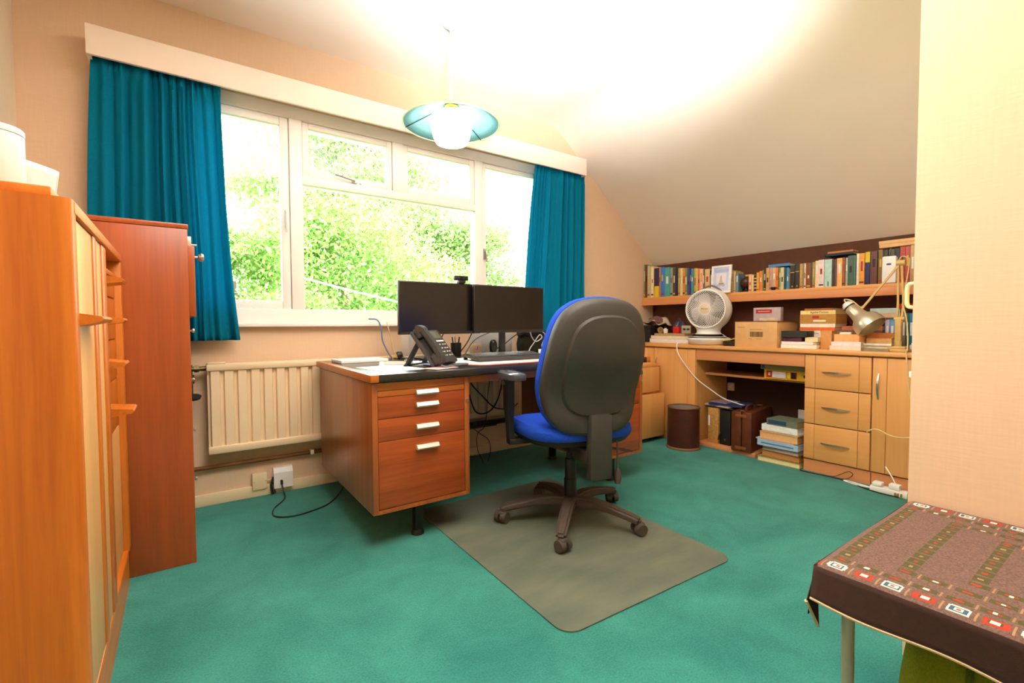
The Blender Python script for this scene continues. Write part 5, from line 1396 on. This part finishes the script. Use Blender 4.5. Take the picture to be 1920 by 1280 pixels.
# tall pile of thick books
px0, px1 = 3.45, 3.64
G2 = 'pile of thick books behind the cardboard box'
z = WTZ
for h, col, pcol, lb, yo, w in ((.036, 'e8c8b8', None, 'pink cream book, lowest of the tall pile', 0, .215), (.036, '9cc4c4', 'e0e0d4', 'pale turquoise book near the bottom of the tall pile', .0, .205), (.045, 'f0e0d0', None, 'white lettered book in the middle of the tall pile', -.002, .21),
                           (.022, 'e86a20', None, 'orange book in the tall pile', .003, .21), (.024, 'f8ecd8', None, 'thin white book above the orange one in the tall pile', .0, .21), (.062, 'c08838', 'c89048', 'thick mustard book with red title in the tall pile', .0, .215), (.026, 'f0d890', 'f0d8a0', 'cream paperback with black title in the tall pile', .0, .21), (.014, 'a85a28', None, 'thin rust book on top of the tall pile', -.006, .17)):
    o = lying_book(lb, (px0 + px1) / 2, 1.382 + yo, z, px1 - px0, w, h - .0004, col, 0, G2, 'front', True, pcol)
    if 'black title' in lb: text_part('title', 'Agatha Christie', .017, M_BLACK, o, (-(px1 - px0) / 2 - .0006, -.01, h / 2), (R(90), 0, R(-90)))
    if 'red title' in lb:
        b = MB(); b.box(-(px1 - px0) / 2 - .0008, -(px1 - px0) / 2 + .001, -.01, .03, h * .55, h * .85); part('title', b, plain('red_label', 'c02c28', .5), o)
        b = MB(); b.box(-(px1 - px0) / 2 - .0008, -(px1 - px0) / 2 + .001, -.05, .025, h * .2, h * .4); part('title', b, plain('print_f0e6c8', 'f0e6c8', .6), o)
    if 'lettered' in lb: text_part('title', 'The Story of the', .014, plain('brown_ink', '6a4428', .8), o, (-(px1 - px0) / 2 - .0006, .04, h * .6), (R(90), 0, R(-90)))
    z += h
# papers and folders in front of it
G3 = 'papers and folders on the worktop edge'
slab('paper_stack', 'untidy stack of white papers at the worktop edge', 'paper stack', 3.31, 3.44, 1.335, 1.548, WTZ, WTZ + .026, 'f4ece0', 4, G3)
slab('paper_stack', 'loose white papers fanned over the untidy stack', 'paper stack', 3.315, 3.44, 1.34, 1.545, WTZ + .0265, WTZ + .045, 'efe8e4', -5, G3)
slab('maroon_folder', 'maroon folder on the white papers', 'folder', 3.33, 3.44, 1.425, 1.54, WTZ + .0455, WTZ + .073, '5a2440', 0, G3)
slab('black_case', 'black flat case on the maroon folder', 'case', 3.32, 3.44, 1.395, 1.55, WTZ + .0735, WTZ + .115, '2c2c26', 3, G3)
slab('cream_card_box', 'small cream card box on the white papers', 'box', 3.33, 3.43, 1.33, 1.405, WTZ + .0455, WTZ + .075, 'f4d8a4', 0, G3)
slab('brown_card_box', 'brown card box standing beside the white papers', 'box', 3.37, 3.445, 1.266, 1.330, WTZ, WTZ + .118, 'd89a58', 0, G3)
# book pile beside the lamp
G4 = 'books piled under the lamp'
lying_book('white book, lowest of the pile under the lamp shade', 3.40, 1.180, WTZ, .13, .165, .026, 'f4dcc8', 0, G4, 'front', True, 'f8e0cc')
lying_book('white book on the lowest one under the lamp shade', 3.40, 1.178, WTZ + .0262, .13, .155, .025, 'f0e4e4', 2, G4)
lying_book('tan book with orange edge under the lamp shade', 3.41, 1.175, WTZ + .0514, .13, .135, .046, 'f0b070', -1, G4, 'front', True, 'f0b070')
lying_book('small white booklet on the tan book under the lamp', 3.42, 1.195, WTZ + .0976, .08, .06, .012, 'f0e4d0', 0, G4)
G5 = 'book pile behind the lamp shade'
z = WTZ
for h, col, lb in ((.045, 'c8905c', 'brown book, lowest of the pile behind the lamp shade'), (.04, 'a87858', 'dull brown book in the pile behind the lamp shade'), (.034, '7a5a60', 'mauve book in the pile behind the lamp shade'), (.028, 'd88058', 'salmon book on top of the pile behind the lamp shade')):
    lying_book(lb, 3.62, 1.165, z, .15, .22, h - .0004, col, 0, G5); z += h
G6 = 'books piled between lamp shade and lamp base'
z = WTZ
for h, w, x, col, lb in ((.014, .14, 3.41, '8a8070', 'grey notebook beside the lamp base'), (.018, .13, 3.46, 'e8d8b0', 'cream booklet beside the lamp base'), (.012, .14, 3.45, 'f0e8d8', 'white booklet beside the lamp base'), (.030, .125, 3.48, 'dca868', 'tan book beside the lamp base'), (.032, .13, 3.50, 'c87830', 'orange brown book beside the lamp base')):
    lying_book(lb, x, 1.035, z, .12, w, h - .0004, col, 0, G6); z += h
# upright books at the near end, with two lying on top
G7 = 'upright books behind the lamp post'
for y0, y1, col, nm in ((1.046, 1.022, 'b0a4c8', 'lilac'), (1.0215, .997, '68a8d0', 'light blue'), (.9965, .972, '1c98cc', 'cyan'), (.962, .945, '8a8478', 'thin taupe'), (.944, .930, '3a6058', 'dark sea green'), (.929, .905, '1c7a98', 'petrol blue'), (.904, .885, '204c80', 'deep blue')):
    h = .198 if y0 > .97 else .225
    t = thing('book', '%s book standing on the worktop behind the lamp post' % nm, 'book', (3.62, (y0 + y1) / 2, WTZ), 0, G7)
    w = (y0 - y1) / 2 - .0005
    b = MB(); b.box(-.065, -.062, -w, w, 0, h, .0006); b.box(-.062, .065, -w, -w + .0015, 0, h); b.box(-.062, .065, w - .0015, w, 0, h); part('cover', b, plain('cover_' + col, col, .5, var=.1, scale=45), t)
    b = MB(); b.box(-.0619, .06, -w + .0016, w - .0016, .003, h - .003); part('pages', b, M_PAGES, t)
    b = MB(); b.box(-.0656, -.064, -w * .5, w * .5, h * .4, h * .75); part('title_band', b, plain('print_e8e8e8', 'e8e8e8', .6), t)
lying_book('tan and blue book lying on the upright cyan books', 3.61, 1.055, WTZ + .1984, .15, .175, .028, 'd0b088', 0, G7)
lying_book('pale grey blue book on top of the tan and blue one', 3.61, 1.045, WTZ + .2268, .14, .15, .030, 'b8ccc8', 0, G7)
slab('red_tray', 'bright red plastic tray on the upright deep blue books', 'tray', 3.52, 3.66, .86, .976, WTZ + .2572, WTZ + .280, 'd02010')
t = thing('plug_block', 'grey plug block beside the deep blue books', 'plug block', (3.46, .875, WTZ)); b = MB(); b.box(3.44, 3.50, .86, .895, WTZ, WTZ + .04, .004); partw('body', b, plain('lavender_grey', 'b8b4c4', .5), t); b = MB(); b.box(3.455, 3.485, .865, .89, WTZ + .04, WTZ + .05, .003); partw('switch', b, M_WHITEPL, t)

# ------------------------------------------------------------------ balanced-arm lamp
t = thing('desk_lamp', 'old cream jointed desk lamp with a silver shade', 'desk lamp', (3.43, .945, WTZ))
cr = plain('aged_cream_enamel', 'cfae68', .4, var=.08)
b = MB(); b.box(3.365, 3.50, .885, 1.015, WTZ, WTZ + .016, .003); b.box(3.385, 3.48, .90, .985, WTZ + .016, WTZ + .030, .003); partw('base', b, cr, t)
EL = Vector((3.44, .917, 1.305)); KN = Vector((3.43, .930, .99)); FT = Vector((3.43, .945, WTZ + .03))
b = MB(); b.cyl(FT, FT + Vector((0, 0, .03)), .018); b.box(3.418, 3.442, .930, .960, WTZ + .03, WTZ + .19, .003); partw('post', b, cr, t)
b = MB()
for dy in (-.011, .011): b.sweep_rect([Vector((3.43, .943 + dy, WTZ + .17)), Vector((3.436, .938 + dy * 1.2, 1.06)), Vector((3.44, .948 + dy * .7, 1.30))], .010, .010, (1, 0, 0))
partw('lower_arm', b, cr, t)
b = MB(); b.cyl((3.43, .965, WTZ + .19), (3.43, .915, WTZ + .19), .012, seg=14); partw('joint', b, cr, t)
b = MB(); b.cyl((3.44, .962, 1.298), (3.44, .922, 1.298), .017, seg=18); partw('joint', b, cr, t)
SH = Vector((3.40, 1.118, 1.035))
b = MB(); b.sweep_rect([Vector((3.44, .942, 1.302)), SH], .011, .011, (1, 0, 0)); partw('upper_arm', b, cr, t)
ax = Vector((-.10, -.62, -.62)).normalized()                       # the shade opens down towards the near wall
MS = Matrix.Translation(Vector((3.395, 1.178, 1.045))) @ ax.to_track_quat('Z', 'Y').to_matrix().to_4x4()
b = MB(); b.lathe([(.030, 0), (.036, .008), (.040, .055), (.046, .085), (.075, .115), (.082, .150), (.083, .175), (.080, .175), (.079, .151), (.072, .118), (.043, .088), (.036, .056), (.028, .012)], 40, MS, True); sh = partw('shade', b, plain('silver_enamel', 'cfc4aa', .28, .75, var=.03), t, 'silver lamp shade')
b = MB(); b.lathe([(0, -.038), (.02, -.036), (.031, -.022), (.032, .0), (0, .0)], 28, MS); partw('cap', b, M_WHITEPL, sh, 'white lampholder cap')
b = MB(); b.lathe([(.032, -.004), (.0345, -.004), (.0345, .004), (.032, .004)], 28, MS, True); partw('collar', b, M_BLACK, sh)
b = MB(); b.lathe([(0, .03), (.014, .03), (.016, .06), (.028, .10), (.026, .125), (.012, .138), (0, .14)], 20, MS); partw('lamp_bulb', b, M_WHITEPL, sh)
b = MB(); b.tube([SH, SH + Vector((0, .02, -.012)), Vector((3.395, 1.155, 1.035))], .007, 8, 3); partw('swivel', b, M_CHROME, t)
b = MB(); b.tube([MS @ Vector((.01, 0, -.036)), MS @ Vector((.01, -.0, -.055)) + Vector((0, 0, .012)), Vector((3.40, 1.17, 1.085)), SH + Vector((0, .01, .012)), SH + Vector((0, -.012, .02))], .004, 8, 6); partw('shade_flex', b, plain('aged_cream_flex', 'd8c080', .5), t)
b = MB(); b.tube([Vector((3.44, .955, 1.312)), Vector((3.44, .94, 1.335)), Vector((3.44, .915, 1.325)), Vector((3.44, .905, 1.29)), Vector((3.43, .93, 1.05))], .003, 6, 6); partw('arm_flex', b, plain('aged_cream_flex', 'd8c080', .5), t)
b = MB(); b.tube([(3.425, .925, 1.05), (3.41, .905, .98), (3.37, .885, .88), (3.32, .872, .80), (3.245, .858, .785), (3.225, .85, .76), (3.22, .835, .60), (3.215, .80, .36), (3.21, .83, .325), (3.212, .90, .32), (3.214, .97, .345), (3.216, 1.01, .33), (3.22, 1.022, .31)], .0035, 8, 8)
solo('lamp_cable', b, plain('aged_cream_flex', 'd8c080', .5), 'cream lamp cable hanging down in front of the unit door', 'cable')
# ------------------------------------------------------------------ waste bin and things in the kneehole
t = thing('waste_bin', 'dark brown leatherette waste bin with rolled rims', 'waste bin', (3.135, 2.17, 0))
dk = plain('dark_brown_leather', '4a1f0e', .5, var=.25, scale=20, bump=.15, bscale=150)
b = MB(); b.lathe([(0, .012), (.116, .012), (.118, .02), (.116, .31), (.111, .31), (.112, .03), (0, .028)], 40); part('body', b, dk, t)
b = MB(); b.lathe([(.112, 0), (.124, 0), (.126, .008), (.122, .018), (.112, .018)], 40, None, True); part('bottom_rim', b, plain('tan_brown_edge', '8a5a34', .5), t)
b = MB(); b.tube([(.116 * math.cos(2 * math.pi * k / 40), .116 * math.sin(2 * math.pi * k / 40), .312) for k in range(40)], .006, 8, 0, True); part('top_rim', b, plain('tan_brown_rim', '7a4420', .45), t)
b = MB(); b.lathe([(.1095, .03), (.1105, .03), (.1105, .309), (.1095, .309)], 40, None, True); part('lining', b, plain('grey_lining', '8a8474', .6), t)

t = thing('box_file', 'tan marbled box file standing beside the waste bin', 'box file', (3.45, 2.05, .028))
b = MB(); b.box(3.335, 3.60, 2.005, 2.090, .0285, .30, .002); partw('body', b, plain('marbled_tan', 'c08a48', .7, var=.25, scale=60), t); b = MB(); b.box(3.333, 3.336, 2.075, 2.088, .16, .24); partw('label', b, M_PAPERW, t)
t = thing('black_case_upright', 'black upright case between box file and suitcase', 'case', (3.45, 1.95, .028))
b = MB(); b.box(3.345, 3.60, 1.915, 2.000, .0285, .29, .004); partw('body', b, plain('matt_black_card', '14110f', .7), t); b = MB(); b.tube([(3.345, 1.99, .12), (3.32, 1.985, .10), (3.325, 1.995, .07), (3.345, 1.995, .08)], .006, 6, 5); partw('strap', b, M_BLACK, t); b = MB(); b.cyl((3.345, 1.955, .07), (3.342, 1.955, .07), .006, seg=10); partw('stud', b, M_BRASS, t)
t = thing('suitcase', 'old brown leather suitcase standing on its side in the kneehole', 'suitcase', (3.41, 1.81, .028), R(8))
lea = plain('suitcase_leather', '5e2c12', .45, var=.3, scale=14, bump=.2, bscale=120)
b = MB(); b.box(-.155, .26, -.005, .068, .0, .29, .012); part('lid_half', b, lea, t)
b = MB(); b.box(-.155, .26, -.075, -.0075, .0, .29, .012); part('base_half', b, lea, t)
b = MB(); b.tube([(-.06, -.003, .288), (-.055, -.003, .308), (0, -.003, .317), (.055, -.003, .308), (.06, -.003, .288)], .008, 8, 4); part('handle', b, lea, t)
for x in (-.12, .22):
    b = MB(); b.box(x - .012, x + .012, -.02, .014, .290, .296, .002); part('catch', b, M_BRASS, t)
for z0 in (.02, .25):
    b = MB(); b.box(-.157, -.154, -.04, .035, z0, z0 + .02, .001); part('corner_strap', b, plain('worn_leather_edge', '8a4a20', .5), t)
G = 'files lying across the box files'
slab('folder', 'black card file lying across the box files', 'folder', 3.34, 3.56, 1.905, 2.12, .3005, .312, '2c2824', 4, G)
slab('folder', 'cream envelope file under the navy folder', 'folder', 3.34, 3.55, 1.91, 2.12, .3125, .324, 'c8b088', -6, G)
slab('folder', 'navy blue folder on top of the files in the kneehole', 'folder', 3.34, 3.58, 1.85, 2.10, .3245, .336, '1c2c5c', 8, G)
t = thing('photo_booklet', 'booklet with a striped photo cover on the navy folder', 'booklet', (3.46, 2.01, .3365), R(-4))
b = MB(); b.box(-.08, .09, -.05, .09, 0, .006, .001); part('pages', b, plain('lilac_print', '8a88b0', .5, var=.5, scale=25), t); b = MB(); b.box(-.06, .0, -.03, .07, .006, .0066); part('picture', b, plain('sunset_print', 'c08868', .5, var=.4, scale=30), t)
# lever arch files on the inner shelf
t = thing('lever_arch_file', 'yellow lever arch file with a red label on the inner shelf', 'lever arch file', (3.50, 1.55, .5625))
b = MB(); b.box(3.365, 3.66, 1.382, 1.680, .5625, .5655); b.box(3.365, 3.66, 1.382, 1.680, .6225, .6255); b.box(3.365, 3.368, 1.382, 1.680, .5655, .6225); partw('cover', b, plain('yellow_file', 'e0a814', .5), t)
b = MB(); b.box(3.375, 3.65, 1.40, 1.67, .566, .622); partw('pages', b, M_PAPERW, t)
b = MB(); b.box(3.3638, 3.3655, 1.465, 1.665, .571, .617); lb_ = partw('label', b, plain('red_label', 'c02c28', .5), t)
b = MB(); b.box(3.3628, 3.3642, 1.535, 1.625, .573, .615); partw('paper_label', b, plain('lilac_white_label', 'e8dce0', .6), lb_); b = MB(); b.box(3.3628, 3.3642, 1.47, 1.50, .573, .615); partw('black_panel', b, M_BLACK, lb_)
b = MB(); b.box(3.3628, 3.3642, 1.505, 1.53, .573, .615); partw('yellow_panel', b, plain('yellow_label', 'e8c820', .5), lb_)
text_part('digit', '8', .03, M_PAPERW, lb_, (3.3634 - 3.50, 1.645 - 1.55, .594 - .5625), (R(90), 0, R(-90)))
b = MB(); b.lathe([(.007, 0), (.012, 0), (.012, .002), (.007, .002)], 20, Matrix.Translation((3.3655, 1.412, .594)) @ Matrix.Rotation(R(-90), 4, 'Y'), True); b.lathe([(0, 0), (.007, 0), (.007, .0008), (0, .0008)], 16, Matrix.Translation((3.3655, 1.412, .594)) @ Matrix.Rotation(R(-90), 4, 'Y')); partw('finger_ring', b, M_DARKMETAL, t)
t = thing('lever_arch_file', 'grey green lever arch file lying on the yellow one', 'lever arch file', (3.51, 1.55, .6258))
b = MB(); b.box(3.37, 3.66, 1.384, 1.708, .6258, .6285); b.box(3.37, 3.66, 1.384, 1.708, .660, .663); b.box(3.37, 3.373, 1.384, 1.708, .6285, .660); partw('cover', b, plain('grey_green_file', '9a9464', .6), t); b = MB(); b.box(3.38, 3.65, 1.40, 1.70, .629, .6595); partw('pages', b, M_PAPERW, t)
b = MB(); b.box(3.3686, 3.3705, 1.68, 1.70, .632, .655); partw('label', b, plain('blue_label', '3a4880', .6), t)
# wall socket inside the kneehole
t = thing('wall_socket', 'white wall socket at the back of the kneehole', 'socket', (XA - .02, 1.555, .245))
b = MB(); b.box(XA - .028, XA - .0185, 1.505, 1.600, .245, .315, .003); partw('plate', b, M_WHITEPL, t); b = MB(); b.box(XA - .031, XA - .028, 1.54, 1.555, .285, .305, .001); partw('rocker', b, M_WHITEPL, t)
t = thing('wall_spur', 'cream fused spur at the back of the kneehole', 'socket', (XA - .02, 2.11, .40))
b = MB(); b.box(XA - .035, XA - .0185, 2.09, 2.145, .395, .46, .003); partw('plate', b, M_SKIRT, t); b = MB(); b.box(XA - .038, XA - .035, 2.11, 2.125, .42, .44, .001); partw('rocker', b, M_WHITEPL, t)
# pile of books on the floor
G8 = 'books piled on the floor by the drawer unit'
z = .0
for h, w, d, yo, xo, col, pcol, lb in ((.034, .27, .17, .0, .0, 'a8a050', 'f0dca8', 'olive covered book, lowest of the floor pile'), (.044, .245, .16, -.012, .005, '7a4420', 'c88848', 'brown hardback second from the bottom of the floor pile'), (.034, .235, .16, -.012, .0, '8c7468', 'c0a898', 'photo covered paperback in the floor pile'),
                                      (.040, .26, .17, .0, -.012, 'a8c4dc', 'd8e0e8', 'pale blue book in the floor pile'), (.006, .25, .16, .02, -.012, 'c8c4e0', None, 'thin lilac pamphlet in the floor pile'), (.050, .245, .17, .0, -.004, 'd8a068', 'e8b478', 'tan book in the middle of the floor pile'), (.010, .24, .16, -.01, .0, 'f0d8b0', None, 'thin cream booklet in the floor pile'), (.040, .235, .16, -.01, -.005, 'f0f0ec', 'f4f0ec', 'white book second from the top of the floor pile'), (.044, .20, .16, -.024, .0, '6c7460', 'c8a878', 'grey green book on top of the floor pile')):
    o = lying_book(lb, 3.345 + xo, 1.532 + yo, z, d, w, h - .0004, col, random.Random(int(z * 1e4)).uniform(-3, 3), G8, 'front' if ('blue' in lb or 'white book' in lb or 'grey green' in lb) else 'back', True, pcol)
    if 'grey green' in lb:
        b = MB(); b.box(-d / 2 - .0008, -d / 2 + .001, -w * .15, w * .45, h * .2, h * .8); part('title_band', b, plain('navy_label', '2a4868', .5), o)
    if 'pale blue' in lb:
        b = MB(); b.box(-d / 2 - .0008, -d / 2 + .001, -w * .4, w * .4, h * .35, h * .6); part('title_band', b, plain('steel_print', '5a84a8', .5), o)
    z += h
# extension lead and cables on the carpet
t = thing('extension_lead', 'white extension socket block on the carpet by the near wall', 'extension lead', (3.19, .90, 0))
b = MB(); b.box(3.165, 3.225, .815, .985, .0, .032, .005); partw('block', b, M_WHITEPL, t)
b = MB(); b.box(3.170, 3.218, .85, .90, .033, .062, .006); pl = partw('plug', b, M_WHITEPL, t)
for y in (.835, .85, .862):
    b = MB(); b.box(3.150, 3.166, y, y + .006, .008, .024); partw('pin', b, M_BRASS, pl)
b = MB(); b.box(3.168, 3.22, .93, .975, .033, .055, .006); partw('plug', b, M_WHITEPL, t)
b = MB(); b.tube([(3.195, .875, .062), (3.20, .895, .10), (3.225, .93, .14)], .003, 6, 4); b.tube([(3.19, .985, .012), (3.20, 1.06, .006), (3.225, 1.13, .006), (3.235, 1.10, .006), (3.215, 1.0, .006), (3.20, .95, .004)], .004, 6, 8); partw('flex', b, M_WHITEPL, t)
for lb, pts, r_ in (('black cable lying along the plinth on the carpet', [(3.262, 1.385, .005), (3.235, 1.375, .004), (3.235, 1.32, .004), (3.245, 1.22, .004), (3.235, 1.12, .004), (3.18, 1.02, .004), (3.155, .93, .004), (3.16, .85, .004)], .0032),
                    ('thin black cable with an upright loop against the plinth', [(3.25, 1.26, .004), (3.262, 1.20, .006), (3.268, 1.16, .03), (3.268, 1.12, .055), (3.266, 1.10, .04), (3.255, 1.13, .01), (3.25, 1.18, .004), (3.25, 1.08, .004), (3.235, 1.02, .004)], .002)):
    b = MB(); b.tube(pts, r_, 6, 8); solo('floor_cable', b, M_BLACK, lb, 'cable')
# ------------------------------------------------------------------ garden outside
b = MB(); b.box(-30, 40, 3.2, 60, -3.1, -3.0); struct('ground_outside', b, plain('lawn', '6a9a3c', .9, var=.2, scale=3))
b = MB(); b.box(-1.5, 5, WY + .17, 3.64, 2.318, 2.36); so = struct('trim_2', b, plain('soffit_white', 'f8e8d0', .6), label='white eaves soffit outside above the window')
def leafmat(name, c1, c2):
    mt = bpy.data.materials.new(name); mt.use_nodes = True; nt = mt.node_tree
    bs = nt.nodes['Principled BSDF']; out = nt.nodes['Material Output']
    g = nt.nodes.new('ShaderNodeNewGeometry'); r = nt.nodes.new('ShaderNodeValToRGB')
    r.color_ramp.elements[0].color = lin(c1); r.color_ramp.elements[1].color = lin(c2)
    nt.links.new(g.outputs['Random Per Island'], r.inputs['Fac']); nt.links.new(r.outputs['Color'], bs.inputs['Base Color'])
    bs.inputs['Roughness'].default_value = .5
    tr = nt.nodes.new('ShaderNodeBsdfTranslucent'); nt.links.new(r.outputs['Color'], tr.inputs['Color'])
    mx = nt.nodes.new('ShaderNodeMixShader'); mx.inputs[0].default_value = .4
    nt.links.new(bs.outputs[0], mx.inputs[1]); nt.links.new(tr.outputs[0], mx.inputs[2]); nt.links.new(mx.outputs[0], out.inputs['Surface'])
    return mt
bark = plain('bark', '7a6a54', .9, var=.3, scale=12)
def tree(label, x, y, zc, rx, rz, n, leaf, seed, mat):
    rnd = random.Random(seed)
    t = thing('garden_tree', label, 'tree', (x, y, -3.0), 0, 'trees in the garden')
    b = MB(); b.tube([(0, 0, 0), (.05, .02, (zc + 3) * .5), (0, 0, zc + 3 + rz * .3)], (.22, .08), 10, 4)
    clumps = []
    for k in range(34):
        th = rnd.uniform(0, 6.283); ph = math.acos(rnd.uniform(-.8, 1)); rr = rnd.uniform(.45, .95)
        c = Vector((rx * rr * math.sin(ph) * math.cos(th), rx * .8 * rr * math.sin(ph) * math.sin(th), zc + 3 + rz * rr * math.cos(ph)))
        clumps.append(c)
        if k % 3 == 0: b.tube([(0, 0, (zc + 3) * .7), c * .5 + Vector((0, 0, (zc + 3) * .42)), c], (.06, .015), 6, 3)
    part('trunk', b, bark, t)
    me = bpy.data.meshes.new('crown'); v, f = [], []
    for i in range(n):
        c = rnd.choice(clumps); q = Vector((rnd.gauss(0, 1), rnd.gauss(0, 1), rnd.gauss(0, .75))) * (rx * .15)
        p = c + q
        e = Euler((rnd.uniform(-1.1, 1.1), rnd.uniform(-1.1, 1.1), rnd.uniform(0, 6.28))).to_matrix()
        s = leaf * rnd.uniform(.6, 1.3); k0 = len(v)
        for a_, b_ in ((-.5, 0), (0, .28), (.6, 0), (0, -.28)):
            v.append(p + e @ Vector((a_ * s, b_ * s, .05 * s * (a_ == 0))))
        f.append((k0, k0 + 1, k0 + 2, k0 + 3))
    me.from_pydata([tuple(p) for p in v], [], f); me.materials.append(mat); me.update()
    o = bpy.data.objects.new('crown', me); COL.objects.link(o); o.parent = t; o['kind'] = 'stuff'
    return t
LM1 = leafmat('leaf_bright', '5c8a34', '9cbc68'); LM2 = leafmat('leaf_pale', '6e9448', 'a8c07c'); LM3 = leafmat('leaf_deep', '3c7430', '709c4c')
tree('bright green tree filling the middle of the big window pane', 2.4, 8.7, 1.0, 2.1, 2.2, 44000, .085, 1, LM1)
tree('pale feathery tree on the bookshelf side of the big window pane', 6.5, 12.9, 2.1, 2.5, 2.8, 46000, .11, 2, LM2)
tree('green tree seen through the narrow casement by the wide curtain', .35, 5.0, 1.05, .75, 1.0, 16000, .05, 3, LM1)
tree('deeper green shrub tree low behind the monitors', 3.2, 5.2, .45, .75, .75, 14000, .045, 4, LM3)
tree('tall tree glimpsed through the upper vents', 4.6, 18.5, 6.6, 4.2, 2.6, 26000, .19, 5, LM2)
b = MB(); b.tube([(-3.5, 7.0, 3.05), (-.5, 6.4, 2.0), (1.2, 6.1, 1.52), (3.0, 5.9, 1.12), (5.5, 5.6, .70)], .011, 6, 6); solo('overhead_wire', b, M_WHITEPL, 'white overhead wire crossing the garden view', 'wire')
